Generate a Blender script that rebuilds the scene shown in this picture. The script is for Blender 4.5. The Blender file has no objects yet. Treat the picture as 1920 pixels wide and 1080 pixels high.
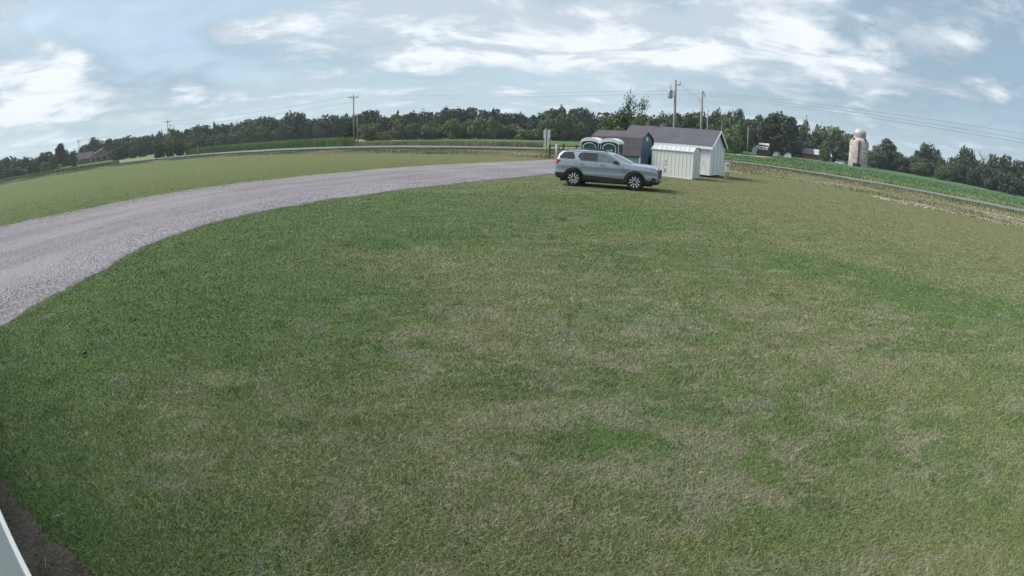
import bpy, bmesh, math, random
import numpy as np
from mathutils import Vector, Matrix
R = math.radians
random.seed(7)
rng = np.random.default_rng(11)
SC = bpy.context.scene
COL = SC.collection

# ------------------------------------------------------------------ camera
CAM_H = 2.33
PITCH, ROLL, FPX = 16.5, 1.0, 1000.0          # wide security-camera lens, equidistant
cd = bpy.data.cameras.new('camera')
cam = bpy.data.objects.new('camera', cd)
COL.objects.link(cam)
SC.camera = cam
SC.render.engine = 'CYCLES'
cd.type = 'PANO'
cd.sensor_fit = 'HORIZONTAL'
cd.sensor_width = 36.0
cd.sensor_height = 20.25
cd.clip_start = 0.02
cd.clip_end = 5000
holder = cd if hasattr(cd, 'fisheye_polynomial_k1') else cd.cycles
holder.panorama_type = 'FISHEYE_LENS_POLYNOMIAL'
holder.fisheye_fov = R(180)
holder.fisheye_polynomial_k0 = 0.0
holder.fisheye_polynomial_k1 = -1.0 / (FPX / 1920 * 36)
holder.fisheye_polynomial_k2 = 0.0
holder.fisheye_polynomial_k3 = 0.0
holder.fisheye_polynomial_k4 = 0.0
cam.matrix_world = Matrix.Translation((0, 0, CAM_H)) @ Matrix.Rotation(R(90 - PITCH), 4, 'X') @ Matrix.Rotation(-R(ROLL) * -1, 4, 'Z')

# ------------------------------------------------------------------ light
SUN_AZ, SUN_EL = -72.0, 45.0                  # azimuth from the view axis (+Y), clockwise positive
w = bpy.data.worlds.new('World')
SC.world = w
w.use_nodes = True
nt = w.node_tree
nt.nodes.clear()
L = nt.links.new
def wn(t, **k):
    n = nt.nodes.new(t)
    for a, b in k.items():
        setattr(n, a, b)
    return n
def wmath(op, a, b=None, clamp=False):
    n = wn('ShaderNodeMath', operation=op, use_clamp=clamp)
    for i, v in enumerate((a, b)):
        if v is None: continue
        if isinstance(v, (int, float)): n.inputs[i].default_value = v
        else: L(v, n.inputs[i])
    return n.outputs[0]
def wmap(v, a, b, c=0.0, d=1.0):
    n = wn('ShaderNodeMapRange', interpolation_type='SMOOTHSTEP')
    L(v, n.inputs[0])
    for i, q in enumerate((a, b, c, d)): n.inputs[i + 1].default_value = q
    return n.outputs[0]
out = wn('ShaderNodeOutputWorld'); bg = wn('ShaderNodeBackground'); L(bg.outputs[0], out.inputs[0])
bg.inputs['Strength'].default_value = 0.125
sky = wn('ShaderNodeTexSky'); sky.sky_type = 'NISHITA'; sky.sun_disc = False
sky.sun_elevation = R(SUN_EL); sky.sun_rotation = R(SUN_AZ); sky.air_density = 1.0; sky.dust_density = 1.2; sky.ozone_density = 1.5
tc = wn('ShaderNodeTexCoord'); sep = wn('ShaderNodeSeparateXYZ'); L(tc.outputs['Generated'], sep.inputs[0])
zz = wmath('ADD', wmath('MAXIMUM', sep.outputs[2], 0.0), 0.13)
cmb = wn('ShaderNodeCombineXYZ')
L(wmath('DIVIDE', sep.outputs[0], zz), cmb.inputs[0]); L(wmath('DIVIDE', sep.outputs[1], zz), cmb.inputs[1])
def noise(vec, scale, detail=8, rough=.55, dist=0.0, off=(0, 0, 0), sc=(1, 1, 1)):
    m = wn('ShaderNodeMapping'); L(vec, m.inputs[0]); m.inputs['Location'].default_value = off; m.inputs['Scale'].default_value = sc
    n = wn('ShaderNodeTexNoise'); L(m.outputs[0], n.inputs['Vector'])
    n.inputs['Scale'].default_value = scale; n.inputs['Detail'].default_value = detail; n.inputs['Roughness'].default_value = rough; n.inputs['Distortion'].default_value = dist
    return n.outputs['Fac']
def spot(az, el, width, sy=1.0):
    """soft patch of cloud round one direction"""
    d = Vector((math.sin(R(az)) * math.cos(R(el)), math.cos(R(az)) * math.cos(R(el)), math.sin(R(el))))
    v = wn('ShaderNodeVectorMath', operation='SUBTRACT'); L(tc.outputs['Generated'], v.inputs[0]); v.inputs[1].default_value = d
    m = wn('ShaderNodeVectorMath', operation='MULTIPLY'); L(v.outputs[0], m.inputs[0]); m.inputs[1].default_value = (1 / width, 1 / width, 1 / (width * sy))
    l = wn('ShaderNodeVectorMath', operation='LENGTH'); L(m.outputs[0], l.inputs[0])
    return wmap(l.outputs['Value'], 1.0, 0.0)
flat = cmb.outputs[0]
n_cov = noise(flat, 1.35, 10, .58, .35, (3.1, 1.7, 0), (1, 1.1, 1))
n_big = noise(flat, 0.30, 3, .5, 0, (5.2, 9.4, 0))
n_shade = noise(flat, 1.5, 8, .6, .4, (8.2, 4.4, 0))
n_puff = noise(tc.outputs['Generated'], 9.0, 9, .6, .4, (1.2, 0, 3), (1, 1, 2.2))
s_left = spot(-52, 7.0, .24, .55)
s_mid = spot(2, 11.5, .55, .22)
s_right = spot(30, 11, .50, .22)
s_c1 = spot(-29.5, 11.3, .13, .30)
s_c2 = spot(-34.5, 6.0, .09, .35)
s_dark = spot(-36, 12, .36, .45)
bias = wmath('ADD', wmath('SUBTRACT', wmath('MULTIPLY', s_left, .21), wmath('MULTIPLY', s_dark, .10)), wmath('ADD', wmath('MULTIPLY', s_mid, .24), wmath('MULTIPLY', s_right, .18)))
bias = wmath('ADD', bias, wmath('ADD', wmath('MULTIPLY', s_c1, .26), wmath('MULTIPLY', s_c2, .20)))
cov = wmath('ADD', wmath('ADD', wmath('MULTIPLY', n_cov, .70), wmath('MULTIPLY', n_puff, .30)), wmath('ADD', bias, wmath('MULTIPLY', n_big, .12)))
thick = wmap(cov, .53, .72)                     # bright white cloud
veil = wmap(cov, .36, .66, .74, 1.0)            # thin high haze over the blue
shade = wmap(wmath('SUBTRACT', n_shade, wmath('MULTIPLY', s_left, .10)), .42, .58)
mixv = wn('ShaderNodeMix', data_type='RGBA'); L(wmath('MULTIPLY', veil, .95), mixv.inputs[0]); L(sky.outputs[0], mixv.inputs[6])
veilc = wn('ShaderNodeMix', data_type='RGBA'); L(wmap(n_big, .35, .65), veilc.inputs[0]); veilc.inputs[6].default_value = (1.75, 2.4, 2.95, 1); veilc.inputs[7].default_value = (2.75, 3.5, 4.0, 1)
L(veilc.outputs[2], mixv.inputs[7])
cl = wn('ShaderNodeMix', data_type='RGBA'); L(wmath('MULTIPLY', shade, .85), cl.inputs[0])
cl.inputs[6].default_value = (4.95, 5.2, 5.5, 1); cl.inputs[7].default_value = (2.75, 3.25, 3.8, 1)
mixc = wn('ShaderNodeMix', data_type='RGBA'); L(thick, mixc.inputs[0]); L(mixv.outputs[2], mixc.inputs[6]); L(cl.outputs[2], mixc.inputs[7])
hz = wn('ShaderNodeMix', data_type='RGBA'); L(wmap(sep.outputs[2], .13, -.01, 0, .55), hz.inputs[0]); L(mixc.outputs[2], hz.inputs[6]); hz.inputs[7].default_value = (3.15, 3.95, 4.45, 1)
L(hz.outputs[2], bg.inputs['Color'])

sd = bpy.data.lights.new('sun', 'SUN'); sd.energy = 3.5; sd.angle = R(30); sd.color = (1, .95, .88)
so = bpy.data.objects.new('sun', sd); COL.objects.link(so)
sv = Vector((math.sin(R(SUN_AZ)) * math.cos(R(SUN_EL)), math.cos(R(SUN_AZ)) * math.cos(R(SUN_EL)), math.sin(R(SUN_EL))))
so.rotation_euler = (-sv).to_track_quat('-Z', 'Y').to_euler()
so.location = sv * 50
SC.view_settings.view_transform = 'Standard'; SC.view_settings.look = 'None'
SC.view_settings.exposure = 0.62; SC.view_settings.gamma = 1; SC.view_settings.use_curve_mapping = False

# ------------------------------------------------------------------ helpers
_p, _r = R(PITCH), R(ROLL)
_F = np.array([0, math.cos(_p), -math.sin(_p)]); _U0 = np.array([0, math.sin(_p), math.cos(_p)]); _R0 = np.array([1., 0, 0])
_RR = _R0 * math.cos(_r) + _U0 * math.sin(_r); _UU = -_R0 * math.sin(_r) + _U0 * math.cos(_r)
def bearing(px, py):
    """azimuth and elevation in degrees of a sighting (survey of the place from the photograph)"""
    dx, dy = px - 960, 540 - py; r = math.hypot(dx, dy); th = r / FPX
    d = _F * math.cos(th) + math.sin(th) * (_RR * dx / r + _UU * dy / r)
    return math.degrees(math.atan2(d[0], d[1])), math.degrees(math.asin(d[2]))
def pol(az, D):
    return D * math.sin(R(az)), D * math.cos(R(az))
def sstep(a, b, x):
    t = np.clip((x - a) / (b - a), 0, 1); return t * t * (3 - 2 * t)
def zt(x, y):
    """gentle rise of the land beyond the road"""
    return float(1.3 * sstep(180, 380, math.hypot(x, y)))

def tag(o, label=None, cat=None, group=None, kind=None):
    if label: o['label'] = label
    if cat: o['category'] = cat
    if group: o['group'] = group
    if kind: o['kind'] = kind
    return o
def thing(name, label, cat, loc=(0, 0, 0), rz=0.0, group=None):
    o = bpy.data.objects.new(name, None); COL.objects.link(o)
    o.empty_display_size = .2
    o.location = loc; o.rotation_euler = (0, 0, rz)
    return tag(o, label, cat, group)
def meshobj(name, verts, faces, mat, parent=None, smooth=False, mats=None, midx=None):
    me = bpy.data.meshes.new(name)
    me.from_pydata([tuple(v) for v in verts], [], [tuple(f) for f in faces])
    for m in (mats or [mat]): me.materials.append(m)
    if midx is not None: me.polygons.foreach_set('material_index', midx)
    if smooth: me.polygons.foreach_set('use_smooth', [True] * len(me.polygons))
    me.update()
    o = bpy.data.objects.new(name, me); COL.objects.link(o)
    if parent: o.parent = parent
    return o
def copy_tree(o, parent=None):
    c = o.copy(); COL.objects.link(c)
    if parent: c.parent = parent
    for ch in list(o.children): copy_tree(ch, c)
    return c
class MB:
    def __init__(s): s.v, s.f = [], []
    def add(s, v, f):
        n = len(s.v); s.v += [tuple(q) for q in v]; s.f += [tuple(i + n for i in q) for q in f]; return s
    def box(s, x0, x1, y0, y1, z0, z1, M=None):
        v = [Vector(q) for q in ((x0,y0,z0),(x1,y0,z0),(x1,y1,z0),(x0,y1,z0),(x0,y0,z1),(x1,y0,z1),(x1,y1,z1),(x0,y1,z1))]
        if M: v = [M @ q for q in v]
        return s.add(v, [(0,3,2,1),(4,5,6,7),(0,1,5,4),(1,2,6,5),(2,3,7,6),(3,0,4,7)])
    def tube(s, pts, r, n=8, caps=True):
        pts = [Vector(p) for p in pts]; rs = r if hasattr(r, '__len__') else [r] * len(pts)
        rings = []
        for i, p in enumerate(pts):
            d = (pts[min(i + 1, len(pts) - 1)] - pts[max(i - 1, 0)]).normalized()
            a = d.cross(Vector((0, 0, 1)));
            if a.length < 1e-3: a = Vector((1, 0, 0))
            a.normalize(); b = d.cross(a)
            rings.append([p + (a * math.cos(2*math.pi*k/n) + b * math.sin(2*math.pi*k/n)) * rs[i] for k in range(n)])
        v = [q for g in rings for q in g]; f = []
        for i in range(len(pts) - 1):
            for k in range(n):
                f.append((i*n+k, i*n+(k+1) % n, (i+1)*n+(k+1) % n, (i+1)*n+k))
        if caps: f += [tuple(range(n))[::-1], tuple((len(pts)-1)*n + k for k in range(n))]
        return s.add(v, f)
    def lathe(s, prof, n=24, axis='Z', origin=(0, 0, 0)):
        v, f = [], []
        for (r, h) in prof:
            for k in range(n):
                a = 2*math.pi*k/n; c, d = r*math.cos(a), r*math.sin(a)
                q = (c, d, h) if axis == 'Z' else (c, h, d)
                v.append((q[0]+origin[0], q[1]+origin[1], q[2]+origin[2]))
        for i in range(len(prof)-1):
            for k in range(n): f.append((i*n+k, i*n+(k+1) % n, (i+1)*n+(k+1) % n, (i+1)*n+k))
        return s.add(v, f)
    def prism(s, poly, axis, a, b):
        """extrude a polygon along an axis; poly in the other two axes"""
        n = len(poly)
        def mk(p, t):
            return (t, p[0], p[1]) if axis == 'X' else (p[0], t, p[1]) if axis == 'Y' else (p[0], p[1], t)
        v = [mk(p, a) for p in poly] + [mk(p, b) for p in poly]
        f = [tuple(range(n))[::-1], tuple(range(n, 2*n))] + [(i, (i+1) % n, n+(i+1) % n, n+i) for i in range(n)]
        return s.add(v, f)
    def build(s, name, mat, parent=None, smooth=False): return meshobj(name, s.v, s.f, mat, parent, smooth)

# ------------------------------------------------------------------ materials
def newmat(name):
    m = bpy.data.materials.new(name); m.use_nodes = True
    return m, m.node_tree, m.node_tree.nodes['Principled BSDF']
def N(t, ty, **k):
    n = t.nodes.new(ty)
    for a, b in k.items(): setattr(n, a, b)
    return n
def tnoise(t, vec, scale, detail=4, rough=.55, sc=(1, 1, 1), off=(0, 0, 0), dist=0):
    m = N(t, 'ShaderNodeMapping'); t.links.new(vec, m.inputs[0]); m.inputs['Scale'].default_value = sc; m.inputs['Location'].default_value = off
    n = N(t, 'ShaderNodeTexNoise'); t.links.new(m.outputs[0], n.inputs['Vector'])
    n.inputs['Scale'].default_value = scale; n.inputs['Detail'].default_value = detail; n.inputs['Roughness'].default_value = rough; n.inputs['Distortion'].default_value = dist
    return n.outputs['Fac']
def tmap(t, v, a, b, c=0., d=1.):
    n = N(t, 'ShaderNodeMapRange', interpolation_type='SMOOTHSTEP'); t.links.new(v, n.inputs[0])
    for i, q in enumerate((a, b, c, d)): n.inputs[i+1].default_value = q
    return n.outputs[0]
def tmix(t, f, a, b, mode='MIX'):
    n = N(t, 'ShaderNodeMix', data_type='RGBA', blend_type=mode)
    for i, v in ((0, f), (6, a), (7, b)):
        if isinstance(v, (int, float)): n.inputs[i].default_value = v
        elif isinstance(v, tuple): n.inputs[i].default_value = v if len(v) == 4 else v + (1,)
        else: t.links.new(v, n.inputs[i])
    return n.outputs[2]
def tmath(t, op, a, b=0., clamp=False):
    n = N(t, 'ShaderNodeMath', operation=op, use_clamp=clamp)
    for i, v in enumerate((a, b)):
        if isinstance(v, (int, float)): n.inputs[i].default_value = v
        else: t.links.new(v, n.inputs[i])
    return n.outputs[0]
def worldpos(t): return N(t, 'ShaderNodeNewGeometry').outputs['Position']
def objpos(t): return N(t, 'ShaderNodeTexCoord').outputs['Object']
def bump(t, b, h, strength=.4, dist=.02):
    n = N(t, 'ShaderNodeBump'); n.inputs['Strength'].default_value = strength; n.inputs['Distance'].default_value = dist
    t.links.new(h, n.inputs['Height']); t.links.new(n.outputs[0], b.inputs['Normal'])
def simple(name, c, rough=.6, metal=0., var=.12, scale=3., bmp=0., spec=None, coat=0., c2=None, sc=(1, 1, 1)):
    m, t, b = newmat(name)
    v = tnoise(t, objpos(t), scale, 5, .6, sc)
    c2 = c2 or tuple(min(1, q * (1 - 2.2 * var)) for q in c)
    t.links.new(tmix(t, tmap(t, v, .35, .7), c, c2), b.inputs['Base Color'])
    b.inputs['Roughness'].default_value = rough; b.inputs['Metallic'].default_value = metal
    if spec is not None: b.inputs['Specular IOR Level'].default_value = spec
    if coat: b.inputs['Coat Weight'].default_value = coat; b.inputs['Coat Roughness'].default_value = .12
    if bmp: bump(t, b, v, bmp, .01)
    return m

def lawn_colour(t, blade=None):
    p = worldpos(t)
    big = tnoise(t, p, .075, 3, .5, off=(4, 2, 0))
    mid = tnoise(t, p, .33, 5, .62, sc=(.75, 1.15, 1), off=(11, 3, 0), dist=.3)
    dry = tnoise(t, p, 1.9, 6, .72, sc=(.7, 1.2, 1), off=(2, 17, 0), dist=.5)
    fine = tnoise(t, p, 7., 4, .7, off=(1, 1, 0))
    sp = N(t, 'ShaderNodeSeparateXYZ'); t.links.new(p, sp.inputs[0])
    # the outer lawn towards the road is thinner and yellower grass
    ln = N(t, 'ShaderNodeVectorMath', operation='LENGTH'); t.links.new(p, ln.inputs[0])
    far = tmap(t, tmath(t, 'ADD', tmath(t, 'MULTIPLY', sp.outputs[0], .35), tmath(t, 'ADD', ln.outputs['Value'], tmath(t, 'MULTIPLY', big, 20.))), 24., 50.)
    far = tmath(t, 'MULTIPLY', far, tmap(t, sp.outputs[0], -60., 15., .28, 1.))
    left = tmap(t, tmath(t, 'ADD', sp.outputs[0], tmath(t, 'MULTIPLY', mid, 6.)), 3.5, -3.5)
    c = tmix(t, tmap(t, mid, .34, .66), (.128, .190, .072), (.200, .222, .108))
    c = tmix(t, tmath(t, 'MULTIPLY', left, .55), c, (.112, .182, .062))
    c = tmix(t, tmath(t, 'MULTIPLY', far, .80), c, (.200, .200, .098))
    def zone(cx, cy, ru, rv, rot=0.):
        m = N(t, 'ShaderNodeMapping', vector_type='TEXTURE'); t.links.new(p, m.inputs[0]); m.inputs['Location'].default_value = (cx, cy, 0); m.inputs['Rotation'].default_value = (0, 0, R(rot)); m.inputs['Scale'].default_value = (ru, rv, 1)
        q = N(t, 'ShaderNodeVectorMath', operation='LENGTH'); t.links.new(m.outputs[0], q.inputs[0])
        return tmap(t, tmath(t, 'ADD', q.outputs['Value'], tmath(t, 'MULTIPLY', tmath(t, 'SUBTRACT', mid, .5), 1.6)), 1.15, .45)
    green = tmath(t, 'MAXIMUM', tmath(t, 'MAXIMUM', zone(-6.5, 8, 5.5, 9), zone(-1.5, 16.0, 9, 6.5)), zone(7.6, 9.0, 6.0, 1.7, -54))
    yellow = tmath(t, 'MAXIMUM', zone(15, 23, 10, 14), zone(22, 12, 10, 6))
    tanz = tmath(t, 'MAXIMUM', zone(2.2, 6.2, 4.8, 1.9), zone(1.4, 3.4, 2.8, .9))
    c = tmix(t, tmath(t, 'MULTIPLY', green, .62), c, (.108, .176, .068))
    c = tmix(t, tmath(t, 'MULTIPLY', yellow, .5), c, (.215, .205, .095))
    dry = tmath(t, 'ADD', dry, tmath(t, 'SUBTRACT', tmath(t, 'MULTIPLY', tanz, .05), tmath(t, 'MULTIPLY', green, .05)))
    d = tmath(t, 'ADD', dry, tmath(t, 'MULTIPLY', tmath(t, 'SUBTRACT', fine, .5), .32))
    dm = tmath(t, 'MULTIPLY', tmap(t, d, .47, .66), tmap(t, left, 0., 1., .70, .30))
    c = tmix(t, dm, c, (.295, .277, .20))
    g = tnoise(t, p, 1.0, 5, .7, off=(31, 8, 0), dist=.4)
    c = tmix(t, tmap(t, g, .55, .72, 0, .7), c, (.066, .135, .044))
    gr = tnoise(t, p, 1.5, 5, .72, off=(7, 41, 0), dist=.6)
    c = tmix(t, tmap(t, gr, .54, .74, 0, .7), c, (.26, .265, .215))
    return c, fine

def mat_lawn():
    m, t, b = newmat('lawn_turf')
    c, fine = lawn_colour(t)
    p = worldpos(t)
    f2 = tnoise(t, p, 28., 3, .7)
    c = tmix(t, tmap(t, f2, .35, .75, 0, .35), c, (.09, .10, .05), 'MIX')
    c = tmix(t, .30, c, (.03, .035, .015)); c = tmix(t, tmap(t, tnoise(t, p, 2.2, 6, .75, off=(3, 9, 0)), .4, .7, 0, .3), c, (.06, .075, .03))  # turf darkened in colour to imitate the self-shadow of the grass blades
    t.links.new(c, b.inputs['Base Color']); b.inputs['Roughness'].default_value = .95; b.inputs['Specular IOR Level'].default_value = .02
    bump(t, b, f2, .8, .04)
    return m
def mat_blade():
    m, t, b = newmat('grass_blade')
    c, fine = lawn_colour(t)
    a = N(t, 'ShaderNodeAttribute', attribute_name='rnd').outputs['Fac']
    straw = tmap(t, a, .86, .95)
    c = tmix(t, tmath(t, 'MULTIPLY', straw, .40), c, (.31, .29, .19))
    v = tmap(t, a, 0., .86, .78, 1.28)
    mu = N(t, 'ShaderNodeVectorMath', operation='SCALE'); t.links.new(c, mu.inputs[0]); t.links.new(v, mu.inputs['Scale'])
    t.links.new(mu.outputs[0], b.inputs['Base Color']); b.inputs['Roughness'].default_value = .7; b.inputs['Specular IOR Level'].default_value = .12
    return m
def mat_rough(name, ca, cb, cc, s=1.):
    m, t, b = newmat(name); p = worldpos(t)
    a1 = tnoise(t, p, .22 * s, 5, .62, sc=(1, 1, 1), dist=.4); a2 = tnoise(t, p, .9 * s, 5, .7, off=(9, 4, 0)); a3 = tnoise(t, p, 6 * s, 4, .7)
    c = tmix(t, tmap(t, a1, .36, .64), ca, cb); c = tmix(t, tmap(t, a2, .46, .72), c, cc); c = tmix(t, tmap(t, a3, .35, .75, 0, .5), c, tuple(q * .55 for q in ca))
    t.links.new(c, b.inputs['Base Color']); b.inputs['Roughness'].default_value = .95; b.inputs['Specular IOR Level'].default_value = .05
    bump(t, b, a3, .9, .12)
    return m
def mat_gravel():
    m, t, b = newmat('gravel'); p = worldpos(t)
    vo = N(t, 'ShaderNodeTexVoronoi'); t.links.new(p, vo.inputs['Vector']); vo.inputs['Scale'].default_value = 26.
    sepc = N(t, 'ShaderNodeSeparateColor'); t.links.new(vo.outputs['Color'], sepc.inputs[0])
    n1 = tnoise(t, p, .28, 4, .6, sc=(1, .6, 1)); n2 = tnoise(t, p, 26., 3, .7); n3 = tnoise(t, p, 1.3, 5, .7)
    c = tmix(t, sepc.outputs[0], (.105, .097, .108), (.335, .310, .333))
    c = tmix(t, tmap(t, n1, .4, .65, 0, .45), c, (.34, .312, .334))
    c = tmix(t, tmap(t, n3, .52, .75, 0, .35), c, (.19, .172, .178))
    c = tmix(t, tmap(t, n2, .55, .8, 0, .5), c, (.125, .115, .125))
    la = N(t, 'ShaderNodeAttribute', attribute_name='lat').outputs['Fac']
    lw_ = tmath(t, 'ADD', la, tmath(t, 'MULTIPLY', tmath(t, 'SUBTRACT', tnoise(t, p, .12, 3, .5, off=(5, 5, 0)), .5), .22))
    lines = N(t, 'ShaderNodeTexNoise', noise_dimensions='1D'); t.links.new(lw_, lines.inputs['W']); lines.inputs['Scale'].default_value = 9.; lines.inputs['Detail'].default_value = 4.
    c = tmix(t, tmap(t, lines.outputs['Fac'], .38, .62, .0, .28), c, tmix(t, .72, c, (.36, .335, .345)))
    c = tmix(t, tmap(t, lines.outputs['Fac'], .52, .36, .0, .22), c, (.15, .138, .148))
    t.links.new(c, b.inputs['Base Color']); b.inputs['Roughness'].default_value = .95; b.inputs['Specular IOR Level'].default_value = .1
    bump(t, b, vo.outputs['Distance'], .8, .05)
    return m
def mat_leaf(name, a, bb, warm=None):
    m, t, b = newmat(name); p = objpos(t)
    oi = N(t, 'ShaderNodeObjectInfo')
    n1 = tnoise(t, p, 5.5, 3, .6); 
    c = tmix(t, tmap(t, n1, .35, .65), a, bb)
    c = tmix(t, tmap(t, oi.outputs['Random'], 0, 1, 0, .55), c, warm or (a[0]*1.4, a[1]*1.15, a[2]*.9))
    t.links.new(c, b.inputs['Base Color']); b.inputs['Roughness'].default_value = .75; b.inputs['Specular IOR Level'].default_value = .15
    return m
M = {}
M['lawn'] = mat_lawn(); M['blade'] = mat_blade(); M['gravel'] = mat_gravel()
M['verge'] = mat_rough('verge_rough', (.15, .165, .082), (.20, .185, .11), (.27, .225, .155))
M['field'] = mat_rough('soy_field', (.072, .140, .060), (.092, .160, .068), (.125, .165, .08), .5)
M['meadow'] = mat_rough('meadow', (.14, .195, .075), (.20, .215, .10), (.25, .23, .13), .6)
M['corn'] = simple('corn_leaf', (.125, .215, .07), .7, var=.2, scale=.2, c2=(.20, .26, .10))
M['soy'] = simple('soy_leaf', (.085, .165, .062), .7, var=.2, scale=.12, c2=(.12, .185, .075))
M['ditch'] = simple('ditch_grass', (.10, .135, .075), .8, var=.2, scale=.3, c2=(.15, .155, .085))
M['weed'] = simple('dry_weed', (.27, .235, .15), .85, var=.2, scale=.16, c2=(.13, .16, .075))
M['asphalt'] = simple('worn_asphalt', (.185, .195, .19), .95, var=.1, scale=.3, spec=.05)
M['lane'] = simple('pale_gravel', (.50, .48, .43), .95, var=.1, scale=.4)
M['straw'] = mat_rough('worn_track', (.50, .46, .35), (.56, .52, .41), (.42, .39, .27))
M['pale_soil'] = mat_rough('pale_soil', (.22, .195, .17), (.28, .25, .22), (.17, .15, .125), 3.)
M['soil'] = mat_rough('soil', (.13, .11, .10), (.17, .145, .132), (.085, .07, .064), 6.)
M['leaf_dark'] = mat_leaf('leaf_dark', (.040, .058, .042), (.062, .084, .050))
M['leaf_mid'] = mat_leaf('leaf_mid', (.060, .095, .045), (.092, .128, .058))
M['leaf_light'] = mat_leaf('leaf_light', (.092, .145, .058), (.13, .18, .075))
M['leaf_olive'] = mat_leaf('leaf_olive', (.10, .125, .052), (.145, .155, .07))
M['leaf_yellow'] = mat_leaf('leaf_yellow', (.20, .215, .06), (.25, .25, .08))
M['leaf_conifer'] = mat_leaf('leaf_conifer', (.042, .078, .05), (.068, .11, .062))
M['bark'] = simple('bark', (.10, .085, .072), .9, var=.2, scale=4)
M['bark_pale'] = simple('bark_pale', (.22, .20, .185), .9, var=.2, scale=4)
M['pole'] = simple('pole_wood', (.30, .275, .255), .85, var=.15, scale=2, sc=(4, 4, .4))
M['wire'] = simple('wire', (.26, .27, .29), .6)
M['metal_grey'] = simple('metal_grey', (.36, .37, .38), .45, .4)
M['white'] = simple('white_paint', (.76, .77, .78), .5, var=.035, scale=1.2)
M['white_vinyl'] = simple('white_vinyl', (.74, .765, .79), .45, var=.03, scale=1.)
M['white_metal'] = simple('white_weathered_metal', (.68, .69, .685), .5, var=.06, scale=1.1, c2=(.55, .55, .53), sc=(3, 3, .6))
M['shed_roof_metal'] = simple('dull_roof_metal', (.42, .455, .47), .55, .15, var=.15, scale=3, c2=(.56, .58, .59))
M['rust'] = simple('rust_dark', (.055, .048, .045), .9)
M['dark'] = simple('dark_gap', (.015, .015, .017), .8)
M['blue'] = simple('blue_siding', (.125, .195, .265), .7, var=.06, scale=1.2, sc=(6, 6, .5))
M['brown_wood'] = simple('brown_wood', (.115, .085, .066), .9, var=.2, scale=3)
M['red_wood'] = simple('red_wood', (.135, .05, .045), .85, var=.15, scale=.5)
def mat_shingle(name, c):
    m, t, b = newmat(name); p = objpos(t)
    br = N(t, 'ShaderNodeTexBrick'); t.links.new(p, br.inputs['Vector']); br.inputs['Scale'].default_value = 1.
    br.inputs['Brick Width'].default_value = .3; br.inputs['Row Height'].default_value = .14; br.inputs['Mortar Size'].default_value = .006
    br.inputs['Color1'].default_value = c + (1,); br.inputs['Color2'].default_value = tuple(q * .8 for q in c) + (1,); br.inputs['Mortar'].default_value = tuple(q * .6 for q in c) + (1,)
    n1 = tnoise(t, p, .7, 4, .6); n2 = tnoise(t, p, 40, 2, .6)
    cc = tmix(t, tmap(t, n1, .35, .7, 0, .35), br.outputs[0], tuple(q * 1.25 for q in c)); cc = tmix(t, tmap(t, n2, .4, .7, 0, .3), cc, tuple(q * .55 for q in c))
    t.links.new(cc, b.inputs['Base Color']); b.inputs['Roughness'].default_value = .92; b.inputs['Specular IOR Level'].default_value = .2
    bump(t, b, n2, .3, .01)
    return m
M['shingle'] = mat_shingle('grey_shingle', (.108, .108, .130))
M['shingle_brown'] = mat_shingle('brown_shingle', (.108, .100, .116))
M['house_roof'] = mat_shingle('house_shingle', (.135, .115, .115))
M['house_wall'] = simple('house_wall', (.19, .155, .14), .8, var=.12)
M['tan'] = simple('tan_wall', (.24, .205, .175), .8)
M['grey_wall'] = simple('grey_wall', (.075, .078, .08), .9, spec=.1)
def mat_silo():
    m, t, b = newmat('silo_staves'); p = objpos(t)
    n1 = tnoise(t, p, .35, 5, .65, sc=(1, 1, 2.2)); n2 = tnoise(t, p, 1.2, 4, .6, sc=(1, 1, 1.5))
    c = tmix(t, tmap(t, n1, .40, .62), (.31, .27, .255), (.50, .47, .445)); c = tmix(t, tmap(t, n2, .5, .75, 0, .6), c, (.17, .135, .125))
    t.links.new(c, b.inputs['Base Color']); b.inputs['Roughness'].default_value = .9
    return m
M['silo'] = mat_silo()
M['dome'] = simple('dome_metal', (.44, .445, .46), .5, .1, var=.1, scale=.4)
M['paint'] = simple('silver_blue_paint', (.34, .375, .43), .27, .5, var=.02, coat=.9)
M['plastic'] = simple('black_plastic', (.028, .028, .031), .6)
M['tyre'] = simple('tyre_rubber', (.022, .022, .023), .85)
M['rim_dark'] = simple('rim_black', (.018, .018, .020), .35)
M['rim_bright'] = simple('rim_machined', (.82, .82, .82), .35, .15, var=.03)
M['glass'] = simple('tinted_glass', (.022, .021, .030), .04, var=.05, spec=.9)
M['glass_light'] = simple('clear_glass', (.11, .15, .155), .04, var=.15, spec=1.0)
M['tail_red'] = simple('tail_lens', (.30, .02, .03), .2, spec=.7)
M['head'] = simple('lamp_lens', (.42, .42, .50), .12, .3, spec=.9)
M['chrome'] = simple('chrome', (.6, .62, .64), .15, .9)
M['green'] = simple('green_plastic', (.012, .050, .047), .5, var=.1)
M['green_lite'] = simple('teal_plastic', (.020, .082, .078), .5, var=.1)
M['trim_lite'] = simple('pale_trim', (.42, .52, .52), .5)
M['tan_leaf'] = simple('dry_leaf', (.42, .29, .16), .8)
M['stone'] = simple('stone', (.36, .335, .355), .9, var=.22, scale=.9)
M['blue_tarp'] = simple('blue_tarp', (.20, .26, .50), .6)

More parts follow.
